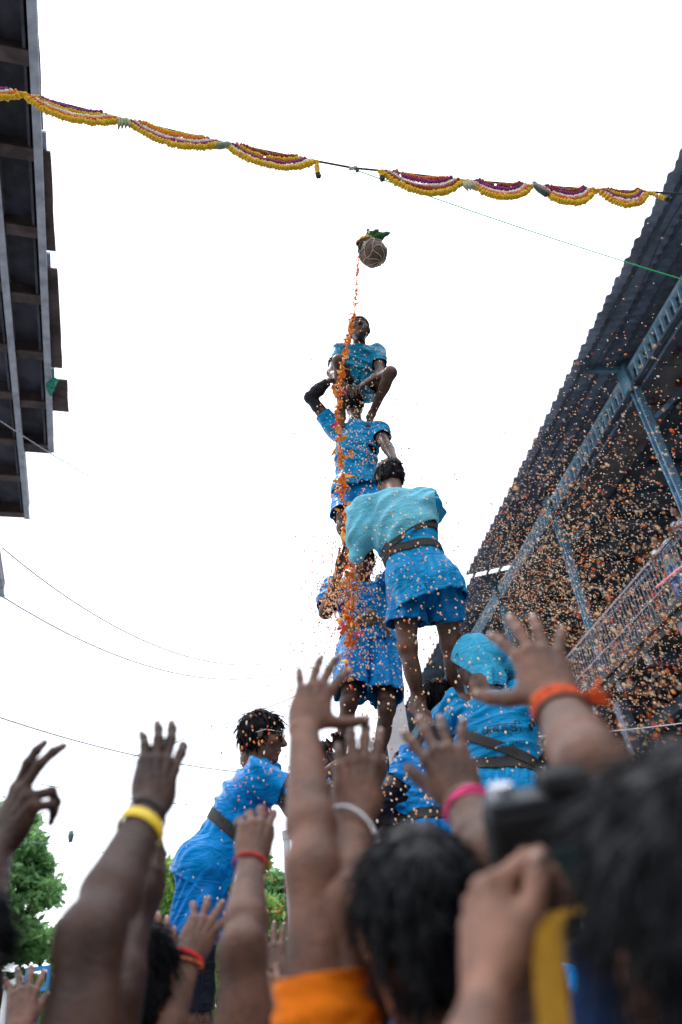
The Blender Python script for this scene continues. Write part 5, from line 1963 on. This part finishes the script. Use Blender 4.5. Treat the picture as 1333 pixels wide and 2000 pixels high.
# dark hand half hidden behind it
a3 = crowd_arm('person whose dark thumb and palm show behind the yellow-banded forearm', (272, 1800, 1.60), P(222, 1960, 1.48), P(190, 2080, 1.4) - V3(0, 0, 0.12), (336, 1655, 1.68), True, SK1, SHIRT['grey'],
               roll=60, curl=[(10, 15, 10), (14, 20, 12), (18, 22, 15), (22, 25, 15)], thumb=(45, 5, 5), nail=NAIL_D, seed=43)
# small hand with the red thread bundle
a4 = crowd_arm('person with a slender spread hand and red thread bracelet before the spectacled one', (372, 1858, 1.95), P(322, 2010, 1.84), P(300, 2110, 1.8) - V3(0, 0, 0.12), (412, 1785, 2.02), False, SK3, SHIRT['white'],
               roll=10, curl=[(10, 14, 10), (6, 12, 8), (8, 14, 8), (14, 18, 10)], spread=(16, 5, -6, -16), thumb=(16, 5, 5), nail=NAIL, seed=44, sc=0.92)
RDT = mat('red_thread', (0.62, 0.02, 0.015), 0.8, var=0.35, vscale=80, bump=0.6, bscale=200)
wristband(a4, 0.10, RDT, 0.012, off=0.006, name='thread_bracelet')
wristband(a4, 0.15, mat('orange_thread', (0.60, 0.12, 0.03), 0.8, var=0.4, vscale=90), 0.008, off=0.005, name='thread_bracelet', tilt=(0.01, 0.006))
tb = MB()
cc = a4['wr'] + (a4['el'] - a4['wr']) * 0.12 - V3(0.035, 0.02, 0)
for i in range(9):
    tb.tube([cc, cc + V3(rng.uniform(-0.02, 0.005), rng.uniform(-0.02, 0), rng.uniform(-0.01, 0.01)), cc + V3(rng.uniform(-0.05, -0.01), rng.uniform(-0.02, 0), rng.uniform(-0.045, 0.0))], [0.004, 0.004, 0.002], 5)
tb.build('thread_tassel', RDT, a4['root'], True)
# arm with thin red thread, in front of the trees
a5 = crowd_arm('person with a tanned raised arm, thin red bracelet and curled fingers beside the spectacled one', (492, 1676, 1.66), P(474, 1858, 1.44), P(440, 2040, 1.28) - V3(0, 0, 0.12), (508, 1572, 1.72), False, SK3, SHIRT['grey'],
               roll=12, curl=[(4, 34, 28), (12, 36, 26), (22, 34, 22), (30, 34, 20)], spread=(12, 2, -4, -10), thumb=(22, 10, 10), nail=NAIL, seed=45, sc=0.88)
wristband(a5, 0.09, RDT, 0.009, off=0.003, name='thread_bracelet')
# the big near hand in the middle
a6 = crowd_arm('person with the biggest near hand, fingers spread, forearm upright and orange sleeve', (594, 1414, 1.36), P(612, 1700, 1.20), P(645, 2010, 1.06) - V3(0, 0, 0.08), (658, 1240, 1.42), False, SK3, SHIRT['orange'],
               roll=-14, curl=[(10, 14, 10), (2, 10, 8), (0, 10, 8), (4, 14, 10)], spread=(14, 5, -3, -22), thumb=(72, 10, 10), nail=NAIL, seed=46, h=0.003, sc=0.88, sleeve=0.46)
# left of the centre: hand with a silver bracelet
a7 = crowd_arm('person with a raised hand and silver chain bracelet just right of the biggest hand', (694, 1588, 1.36), P(664, 1780, 1.20), P(640, 2000, 1.10) - V3(0, 0, 0.14), (708, 1402, 1.40), False, SK3, SHIRT['green'],
               roll=2, curl=[(10, 14, 12), (10, 14, 12), (12, 16, 12), (16, 20, 14)], spread=(6, 1, -3, -7), thumb=(14, 2, 2), nail=NAIL, seed=47, h=0.003)
ch = MB()
dd = nrm(a7['el'] - a7['wr'])
nn_ = nrm(a7['n'] - dd * (a7['n'] @ dd))
ss_ = np.cross(dd, nn_)
c0 = a7['wr'] + (a7['el'] - a7['wr']) * 0.26
SILV = mat('silver', (0.75, 0.76, 0.78), 0.25, metal=0.9)
pts = [c0 + ss_ * 0.042 * math.cos(t_) + nn_ * 0.034 * math.sin(t_) + dd * 0.030 * math.cos(t_ + 2.6) for t_ in np.linspace(0, 2 * math.pi, 64)]
vs_, fs_, n_ = [], [], 0
for q_ in pts:
    vs_.append(q_ + 0.0042 * ICO1_V)
    fs_.append(ICO1_F + n_)
    n_ += len(ICO1_V)
mesh_obj('chain_bracelet', np.concatenate(vs_), np.concatenate(fs_), SILV, a7['root'])
# hand with the pink band
a8 = crowd_arm('person with a spread hand, thin band and twisted pink wristband before the tower', (904, 1562, 1.32), P(972, 1680, 1.12), P(1040, 1950, 1.02) - V3(0, 0, 0.2), (838, 1412, 1.36), True, SK2, SHIRT['grey'],
               roll=-6, curl=[(8, 12, 8), (10, 14, 10), (12, 16, 10), (10, 14, 8)], spread=(16, 5, -4, -20), thumb=(34, 8, 6), nail=NAIL, seed=48, h=0.003)
PNK = mat('pink_band', (0.85, 0.02, 0.22), 0.5, var=0.1)
wristband(a8, 0.14, PNK, 0.012, off=0.004, name='wristband', tilt=(0.010, 0.0))
wristband(a8, 0.19, PNK, 0.008, off=0.004, name='wristband', tilt=(-0.014, 0.004))
wristband(a8, 0.02, mat('tan_band', (0.34, 0.22, 0.16), 0.5), 0.006, off=0.004, name='wrist_thread')
# right hand with the orange thread
a9 = crowd_arm('person with a raised right hand and thick orange thread bracelet before the dark gallery', (1082, 1362, 1.16), P(1160, 1500, 0.98), P(1240, 1860, 0.80) - V3(0, 0, 0.15), (1015, 1195, 1.22), True, SK3, SHIRT['navy'],
               roll=6, curl=[(8, 12, 8), (4, 10, 8), (4, 10, 8), (8, 12, 8)], spread=(20, 6, -4, -22), thumb=(72, 14, 10), nail=NAIL, seed=49, h=0.003)
ORT = mat('orange_thread_thick', (0.75, 0.09, 0.012), 0.85, var=0.4, vscale=90, bump=0.8, bscale=240)
for i in range(5):
    wristband(a9, 0.06 + 0.045 * i, ORT, 0.010, off=0.004 + 0.002 * (i % 2), name='thread_bracelet', tilt=(0.004 * (i % 3 - 1), 0.003))
wristband(a9, 0.29, MATS['black_thread'], 0.008, off=0.003, name='wrist_thread')
tb = MB()
cc = a9['wr'] + (a9['el'] - a9['wr']) * 0.15 + V3(0.036, -0.01, 0.0)
for i in range(10):
    tb.tube([cc, cc + V3(rng.uniform(0, 0.02), -0.01, rng.uniform(-0.01, 0.015)), cc + V3(rng.uniform(0.01, 0.04), rng.uniform(-0.02, 0.01), rng.uniform(-0.02, 0.03))], [0.004, 0.004, 0.002], 5)
tb.build('thread_tassel', ORT, a9['root'], True)
# small far hands low in the frame
a10 = crowd_arm('person whose pale flat palm shows between the dark forearm and the spectacled one', (312, 1925, 2.3), P(300, 2060, 2.25), P(280, 2160, 2.2), (314, 1822, 2.34), True, SK4, SHIRT['white'],
                roll=0, curl=[(4, 8, 6)] * 4, spread=(3, 0, -2, -4), thumb=(20, 4, 4), nail=NAIL, seed=50, h=0.005)
a11 = crowd_arm('person with a spread hand low at the left corner under the trees', (42, 1998, 2.4), P(30, 2100, 2.35), P(20, 2190, 2.3), (48, 1945, 2.44), False, SK3, SHIRT['navy'],
                roll=10, curl=[(8, 12, 8)] * 4, spread=(16, 4, -6, -18), thumb=(30, 4, 4), nail=NAIL, seed=51, h=0.005)
a12 = crowd_arm('person with dark fingers showing low in the gap beside the upright forearm', (538, 1912, 2.6), P(540, 2040, 2.55), P(545, 2150, 2.5), (532, 1850, 2.64), False, SK2, SHIRT['black'],
                roll=-10, curl=[(10, 14, 10)] * 4, spread=(8, 2, -4, -9), thumb=(20, 4, 4), nail=NAIL, seed=52, h=0.005)
a13 = crowd_arm('person whose curled fingers show at the bottom beside the orange sleeve', (535, 2010, 1.8), P(530, 2100, 1.78), P(520, 2190, 1.75), (545, 1945, 1.84), True, SK3, SHIRT['grey'],
                roll=20, curl=[(30, 60, 40), (25, 55, 40), (30, 60, 40), (35, 60, 40)], thumb=(50, 20, 10), nail=NAIL, seed=53, h=0.004)


# heads
def bystander(label, hc, fwd, sc, skn, shirt, hairk, seed, h=0.008):
    z = V3(0, 0, 1)
    lat = np.cross(fwd, z)
    root = thing('person', label, 'person', (hc[0], hc[1], 0))
    S = Flesh()
    nb = hc - z * 0.17 * sc - fwd * 0.03
    S.cone(nb, hc - z * 0.04, 0.06 * sc, 0.054 * sc, 0.02)
    S.cone(nb, nb - z * 0.06, 0.06, 0.08, 0.03)
    head_flesh(S, hc, fwd, z, sc)
    V, Q = S.mesh(h)
    mesh_obj('body', V, Q, skn, root)
    add_hair(hc, fwd, z, sc, root, seed=seed, **hairk)
    T = Flesh()
    Ax = np.stack([lat, fwd, z])
    T.ell(nb - z * 0.24, Ax, sc * V3(0.19, 0.13, 0.20), 0.05)
    T.ell(nb - z * 0.50, Ax, sc * V3(0.165, 0.125, 0.24), 0.06)
    for q in (-1, 1):
        T.cone(nb - z * 0.07 + lat * 0.05 * q, nb - z * 0.11 + lat * 0.19 * q, 0.055, 0.062, 0.04)
        T.cone(nb - z * 0.11 + lat * 0.19 * q, nb - z * 0.40 + lat * 0.24 * q, 0.06, 0.05, 0.03)
    V, Q = T.mesh(0.014)
    V = folds(V, Q, 0.006, (14, 14, 20), seed)
    V, Q = cut(V, Q, [(nb - z * 0.045, z), (nb - z * 0.66, -z)])
    solid(mesh_obj('shirt', V, Q, shirt, root), 0.004)
    T = Flesh()
    b = V3(nb[0], nb[1], 0)
    hz = nb[2] - 0.6
    T.ell(b + z * hz, Ax, V3(0.165, 0.125, 0.14), 0.05)
    for q in (-1, 1):
        T.cone(b + z * (hz - 0.05) + lat * 0.09 * q, b + z * 0.5 + lat * 0.1 * q, 0.095, 0.072, 0.03)
        T.cone(b + z * 0.5 + lat * 0.1 * q, b + z * 0.06 + lat * 0.1 * q, 0.072, 0.06, 0.03)
        T.cone(b + z * 0.045 + lat * 0.1 * q, b + z * 0.04 + lat * 0.11 * q + fwd * 0.15, 0.045, 0.038, 0.02)
    V, Q = T.mesh(0.025)
    mesh_obj('trousers', V, Q, MATS['cloth_denim'], root)
    return root


FW = nrm(V3(0.1, 1, 0))
HAIR_N = mat('hair_near', (0.004, 0.0045, 0.007), rough=0.45, var=0.4, vscale=40, spec=0.18, bump=0.5, bscale=60)
HK = dict(h=0.006, locks=1500, ln=(0.03, 0.08), rad=0.0013, lift=0.03, m=HAIR_N)
bystander('dark-haired head in front of the camera, below the pink-banded hand', P(830, 1822, 1.14), nrm(V3(-0.3, 1, 0)), 1.0, SK4, SHIRT['grey'], HK, 61)
bystander('dark-haired head at lower left between the raised forearms', P(262, 1925, 1.85), FW, 1.0, SK2, SHIRT['black'], HK, 62)
bystander('head just cut by the left edge of the picture, dark hair', P(-125, 1905, 1.15), FW, 1.0, SK2, SHIRT['navy'], HK, 63)
ph = bystander('photographer nearest on the right, large dark head of hair, holding up a camera', P(1450, 1850, 0.70), nrm(V3(-0.2, 1, 0)), 1.16, SK4, SHIRT['navy'],
               dict(h=0.005, locks=1800, ln=(0.04, 0.09), rad=0.0013, lift=0.012, thick=0.014, m=HAIR_N), 64)

# the photographer's arms and hands, raised to the camera
def arm_only(parent_label, wr, el, sh, tip, right, skn, sleeve_m, curl, spread, thumb, roll, cuff=0.25, seed=0):
    wr, el, sh, tip = [P(*q) if not isinstance(q, np.ndarray) else q for q in (wr, el, sh, tip)]
    u = nrm(tip - wr)
    n = CAM - wr
    n = rot(nrm(n - u * (n @ u)), u, roll)
    S = Flesh()
    nl = []
    S.cone(sh, el, 0.05, 0.042, 0.03)
    forearm(S, el, wr, u, n, right, 1.0)
    hand(S, wr, u, n, right, 1.0, curl, spread, thumb, nl)
    V, Q = S.mesh(0.003)
    V = relax(V, Q, 1, 0.35)
    o = mesh_obj('arm', V, Q, skn, parent_label)
    add_nails(nl, parent_label, NAIL)
    T = Flesh()
    d = nrm(wr - el)
    e = el + (wr - el) * cuff
    T.cone(sh, el, 0.066, 0.058, 0.03)
    T.cone(el, e + d * 0.03, 0.058, 0.056, 0.03)
    V, Q = T.mesh(0.008)
    V = folds(V, Q, 0.006, (14, 14, 14), seed)
    V, Q = cut(V, Q, [(e, d, e, 0.12)])
    solid(mesh_obj('sleeve', V, Q, sleeve_m, parent_label), 0.004)


arm_only(ph, (952, 1950, 0.80), P(890, 2280, 0.70), P(1120, 2460, 0.6), (948, 1770, 0.83), False, SK4, SHIRT['navy'],
         [(42, 60, 30), (46, 60, 30), (50, 60, 30), (55, 60, 30)], (6, 2, -2, -6), (26, 18, 4), -62, 0.30, 71)
arm_only(ph, (1268, 1712, 0.93), P(1335, 1970, 0.86), P(1420, 2150, 0.76), (1158, 1566, 0.95), True, SK4, SHIRT['navy'],
         [(25, 40, 25), (35, 50, 30), (45, 55, 30), (50, 55, 30)], (6, 2, -2, -6), (30, 10, 10), -20, 0.30, 72)

# the camera they hold up
CB = mat('camera_black', (0.007, 0.0075, 0.009), 0.6, var=0.25, vscale=40, bump=0.25, bscale=300, spec=0.2)
cen = P(1098, 1672, 0.92)
cu_ = nrm(_U * 0.98 + _F * 0.12 - _R * 0.16)
cf = nrm(_F - cu_ * (_F @ cu_))
cr_ = np.cross(cf, cu_)
cam_t = thing('camera', 'black camera held overhead at lower right, its screen facing us', 'camera', tuple(cen))


def rounded(name, c, ax, hs, m, parent, bev=0.006):
    mb = MB()
    mb.box(c, ax[0] * hs[0], ax[1] * hs[1], ax[2] * hs[2])
    o = mb.build(name, m, parent, True)
    bv = o.modifiers.new('bevel', 'BEVEL')
    bv.width = bev
    bv.segments = 3
    return o


AX = (cr_, cf, cu_)
rounded('camera_body', cen, AX, (0.074, 0.032, 0.060), CB, cam_t, 0.012)
rounded('top_plate', cen + cu_ * 0.0635, AX, (0.070, 0.027, 0.006), mat('camera_grey', (0.03, 0.036, 0.046), 0.5, spec=0.3), cam_t, 0.004)
rounded('viewfinder_hump', cen + cu_ * 0.074 + cr_ * 0.015, AX, (0.026, 0.028, 0.014), CB, cam_t, 0.008)
rounded('grip', cen + cr_ * 0.068 + cf * 0.03, AX, (0.016, 0.022, 0.056), CB, cam_t, 0.010)
scr = rounded('screen', cen - cf * 0.0315 - cr_ * 0.008 - cu_ * 0.004, AX, (0.042, 0.0025, 0.032), mat('screen_bezel', (0.012, 0.012, 0.014), 0.15), cam_t, 0.001)
em = mat('screen_glow', (0.008, 0.016, 0.02), 0.2, col2=(0.015, 0.045, 0.05), vscale=30)
b_ = em.node_tree.nodes['Principled BSDF']
b_.inputs['Emission Color'].default_value = (0.03, 0.12, 0.13, 1)
b_.inputs['Emission Strength'].default_value = 0.05
rounded('screen_glass', cen - cf * 0.0350 - cr_ * 0.008 - cu_ * 0.004, AX, (0.037, 0.0008, 0.027), em, scr, 0.0004)
mb = MB()
mb.tube([cen + cf * 0.028, cen + cf * 0.05, cen + cf * 0.055, cen + cf * 0.11], [0.034, 0.036, 0.033, 0.034], 28)
mb.build('lens_barrel', CB, cam_t, True)
mb = MB()
dc = cen + cu_ * 0.066 - cr_ * 0.052
mb.tube([dc, dc + cu_ * 0.016], 0.013, 20)
mb.build('dial', mat('dial_silver', (0.62, 0.64, 0.68), 0.25, metal=0.7), cam_t)
mb = MB()
dc = cen - cr_ * 0.06 - cf * 0.02 + cu_ * 0.02
mb.tube([dc, dc - cr_ * 0.012], 0.006, 12)
mb.build('strap_lug', MATS['dial_silver'], cam_t)
# yellow strap hanging from it
st = MB()
sp_ = [cen + cr_ * 0.050 - cu_ * 0.045 - cf * 0.02, P(1078, 1790, 0.79), P(1072, 1880, 0.78), P(1085, 2020, 0.76)]
for i in range(3):
    a_, c_ = sp_[i], sp_[i + 1]
    st.add([a_ - _R * 0.013, a_ + _R * 0.013, c_ + _R * 0.013, c_ - _R * 0.013, a_ - _R * 0.013 + _F * 0.002, a_ + _R * 0.013 + _F * 0.002, c_ + _R * 0.013 + _F * 0.002, c_ - _R * 0.013 + _F * 0.002],
           [(0, 1, 2, 3), (7, 6, 5, 4), (0, 3, 7, 4), (1, 5, 6, 2)])
st.build('strap', mat('yellow_strap', (0.60, 0.30, 0.008), 0.7, var=0.15, vscale=20, bump=0.4, bscale=200), cam_t)


# ------------------------------------------------------------------ petals and buttermilk spray
FL = fleck_mat('splash_fleck')
PAL = np.array([(1.0, 0.70, 0.42), (1.0, 0.82, 0.62), (1.0, 0.46, 0.13), (0.95, 0.25, 0.03), (1.0, 0.90, 0.78)])


def spray(name, C, R, wts, label, seed, fall=V3(0, 0, -1), stretch=1.5):
    rg = np.random.default_rng(seed)
    N = len(C)
    ci = rg.choice(len(PAL), N, p=np.array(wts) / np.sum(wts))
    d = fall + 0.25 * rg.normal(size=(N, 3))
    d /= np.linalg.norm(d, axis=1)[:, None]
    a = np.cross(d, rg.normal(size=(N, 3)))
    a /= np.linalg.norm(a, axis=1)[:, None]
    b = np.cross(d, a)
    st = rg.uniform(1.0, stretch, N)
    IV, IF = ICO1_V, ICO1_F
    V = C[:, None] + R[:, None, None] * (IV[None, :, :1] * a[:, None] + IV[None, :, 1:2] * b[:, None] + IV[None, :, 2:] * d[:, None] * st[:, None, None])
    k = len(IV)
    Fc = (IF[None] + (np.arange(N) * k)[:, None, None]).reshape(-1, 3)
    o = mesh_obj(name, V.reshape(-1, 3), Fc, FL, None)
    at = o.data.color_attributes.new('Col', 'FLOAT_COLOR', 'POINT')
    c4 = np.concatenate([np.repeat(PAL[ci], k, 0), np.ones((N * k, 1))], 1)
    at.data.foreach_set('color', c4.astype(np.float32).ravel())
    tag(o, label, 'spray', kind='stuff')
    return o


def cloud(specs, seed):
    """specs: (centre, sigma xyz, count)"""
    rg = np.random.default_rng(seed)
    return np.concatenate([np.asarray(c) + rg.normal(size=(n, 3)) * np.asarray(s) for c, s, n in specs])


# the plume blown to the right of the tower, between it and the long building
C = cloud([(P(1030, 1080, 2.9), (0.26, 0.40, 0.26), 1100), (P(1120, 1250, 2.5), (0.28, 0.40, 0.26), 1300), (P(1250, 1350, 2.3), (0.26, 0.36, 0.20), 1300),
           (P(1180, 1000, 3.0), (0.30, 0.40, 0.28), 700), (P(1240, 800, 3.2), (0.26, 0.40, 0.34), 330), (P(960, 1200, 3.2), (0.18, 0.30, 0.26), 500)], 1)
rg_ = np.random.default_rng(5)
dist = np.linalg.norm(C - CAM, axis=1)
# the plume stays on the building's side of the tower
keep = (dist > 1.75) & (C[:, 0] > 0.10 + 0.155 * dist)
C = C[keep]
spray('buttermilk_spray', C, rg_.uniform(0.0011, 0.0030, len(C)) * (1 + 0.8 * (rg_.random(len(C)) > 0.94)), (4, 3, 2.2, 1.0, 2), 'soft peach and orange spray filling the near air right of the tower', 11, V3(0.65, 0, -0.6), 2.4)
C = cloud([(P(1000, 1060, 4.8), (0.40, 0.6, 0.40), 3200), (P(1110, 1150, 4.6), (0.5, 0.6, 0.5), 3600), (P(960, 1180, 4.7), (0.25, 0.5, 0.4), 1800), (P(1230, 1250, 4.2), (0.4, 0.5, 0.4), 1800)], 4)
keep = ((C - RA) @ RN < -0.3) & (np.linalg.norm(C - CAM, axis=1) > 3.6) & (C[:, 0] > 0.50 + 0.10 * (C[:, 2] - 2))
C = C[keep]
spray('buttermilk_mist', C, rg_.uniform(0.0012, 0.0030, len(C)), (2, 4, 0.6, 0.2, 5), 'finest pale mist of spray hanging before the long roof', 14, V3(0.6, 0, -0.6), 2.2)
C = cloud([(P(1230, 1300, 1.60), (0.14, 0.16, 0.10), 80), (P(1120, 1120, 1.75), (0.14, 0.16, 0.10), 40), (P(1270, 1420, 1.5), (0.08, 0.12, 0.05), 40)], 8)
C = C[(np.linalg.norm(C - CAM, axis=1) > 1.3) & (C[:, 0] > 0.30)]
spray('buttermilk_drops_near', C, rg_.uniform(0.0012, 0.0032, len(C)), (1.5, 0.5, 3, 3, 0.5), 'larger soft orange drops nearest to us right of the bracelet hand', 15, V3(0.6, 0, -0.6), 1.9)
# drops running down in front of the tower itself
C = cloud([(P(690, 730, 4.25), (0.14, 0.08, 0.25), 260), (P(700, 880, 4.2), (0.14, 0.08, 0.22), 420), (P(680, 1120, 4.2), (0.13, 0.08, 0.22), 800),
           (P(660, 1170, 4.15), (0.07, 0.06, 0.10), 420), (P(700, 1260, 4.0), (0.14, 0.1, 0.16), 420), (P(790, 1250, 3.55), (0.18, 0.05, 0.35), 260),
           (P(800, 1050, 3.5), (0.15, 0.05, 0.25), 160), (P(760, 1550, 3.4), (0.18, 0.12, 0.16), 260), (P(930, 1400, 3.3), (0.15, 0.08, 0.18), 120)], 2)
spray('buttermilk_drops', C, rg_.uniform(0.0025, 0.0062, len(C)), (4, 4, 1.5, 0.8, 3), 'small peach drops running down in front of the tower', 12, V3(0, 0, -1), 1.6)
C = cloud([(P(500, 1480, 3.2), (0.10, 0.1, 0.14), 120), (P(400, 1700, 3.2), (0.12, 0.1, 0.2), 40), (P(540, 1800, 3.3), (0.08, 0.1, 0.12), 50)], 3)
spray('orange_drips', C, rg_.uniform(0.002, 0.0042, len(C)), (2, 1, 3, 2, 0.5), 'orange drips falling past the spectacled one', 13, V3(0, 0, -1), 2.6)

# the pouring stream: petals, each its own
path = [(700, 500, 4.38), (697, 560, 4.30), (690, 620, 4.26), (682, 660, 4.22), (672, 700, 4.10), (665, 745, 4.06), (660, 800, 4.12), (661, 860, 4.16), (668, 905, 4.18), (670, 960, 4.18), (676, 1010, 4.16),
        (682, 1060, 4.12), (688, 1110, 4.14), (686, 1160, 4.10), (682, 1215, 4.06), (684, 1260, 4.02), (676, 1330, 3.95)]
pp = np.array([P(*q) for q in path])
cum = np.linspace(0, 1, len(pp))


def stream(t):
    return np.array([np.interp(t, cum, pp[:, i]) for i in range(3)])


# the liquid thread itself: ragged clots strung along the fall
rg2 = np.random.default_rng(33)
ts = np.sort(rg2.random(620) ** 0.9)
Cs = np.array([stream(t) for t in ts]) + rg2.normal(size=(620, 3)) * (0.004 + 0.022 * ts[:, None] * rg2.random((620, 1)))
knots = 0.5 + 0.5 * np.sin(ts * 61) * np.sin(ts * 23 + 1)
spray('orange_stream', Cs, rg2.uniform(0.0025, 0.0085, 620) * (0.45 + 0.75 * knots) * (1.0 + 0.5 * ts), (0.6, 0.2, 3.5, 4, 0.2), 'ragged orange stream pouring from the pot down the tower', 34, V3(0, 0, -1), 2.4)
PET = [mat('petal_orange', (0.88, 0.24, 0.02), 0.6, var=0.2, vscale=60), mat('petal_amber', (0.92, 0.42, 0.06), 0.6, var=0.2, vscale=60), mat('petal_magenta', (0.62, 0.02, 0.14), 0.6, var=0.2, vscale=60)]


def petal_mesh(seed):
    rg = np.random.default_rng(seed)
    vs, fs = [], []
    nu, nv = 6, 5
    cur, tw = rg.uniform(0.5, 1.4), rg.uniform(-0.8, 0.8)
    for i in range(nu):
        q = i / (nu - 1)
        wd = 0.55 * math.sin(math.pi * (0.12 + 0.80 * q)) ** 0.7
        for j in range(nv):
            r = j / (nv - 1) * 2 - 1
            a = tw * q
            x, zz = wd * r, 0.35 * wd * r * r + 0.12 * math.sin(5 * q + 3 * r)
            vs.append((x * math.cos(a) - zz * math.sin(a), 2 * (q - 0.5), x * math.sin(a) + zz * math.cos(a) + cur * (q - 0.5) ** 2))
    for i in range(nu - 1):
        for j in range(nv - 1):
            fs.append((i * nv + j, i * nv + j + 1, (i + 1) * nv + j + 1, (i + 1) * nv + j))
    return vs, fs


PM = []
for k in range(9):
    vs, fs = petal_mesh(k)
    me = bpy.data.meshes.new('petal')
    me.from_pydata(vs, [], fs)
    me.polygons.foreach_set('use_smooth', np.ones(len(me.polygons), dtype=bool))
    me.materials.append(PET[(0, 1, 0, 1, 0, 0, 1, 2, 1)[k]])
    PM.append(me)
rg_ = np.random.default_rng(21)
NP = 250
for i in range(NP):
    t = rg_.beta(1.0, 1.0) if i > 40 else 0.22 * rg_.random()
    big = 0.010 + 0.013 * min(1, t * 2.2)
    c = stream(t) + rg_.normal(size=3) * (0.006 + 0.030 * t)
    if t > 0.35 and rg_.random() < 0.25:
        c = stream(round(t * 9) / 9) + rg_.normal(size=3) * 0.03          # clots
    o = bpy.data.objects.new('flower_petal', PM[rg_.integers(0, 9)])
    COL.objects.link(o)
    o.location = c
    s_ = big * rg_.uniform(0.6, 1.6)
    o.scale = (s_, s_, s_)
    o.rotation_euler = tuple(rg_.uniform(0, 6.28, 3))
    tag(o, 'orange flower petal tumbling in the stream from the pot', 'petal', 'petals pouring from the pot')
bpy.context.view_layer.update()
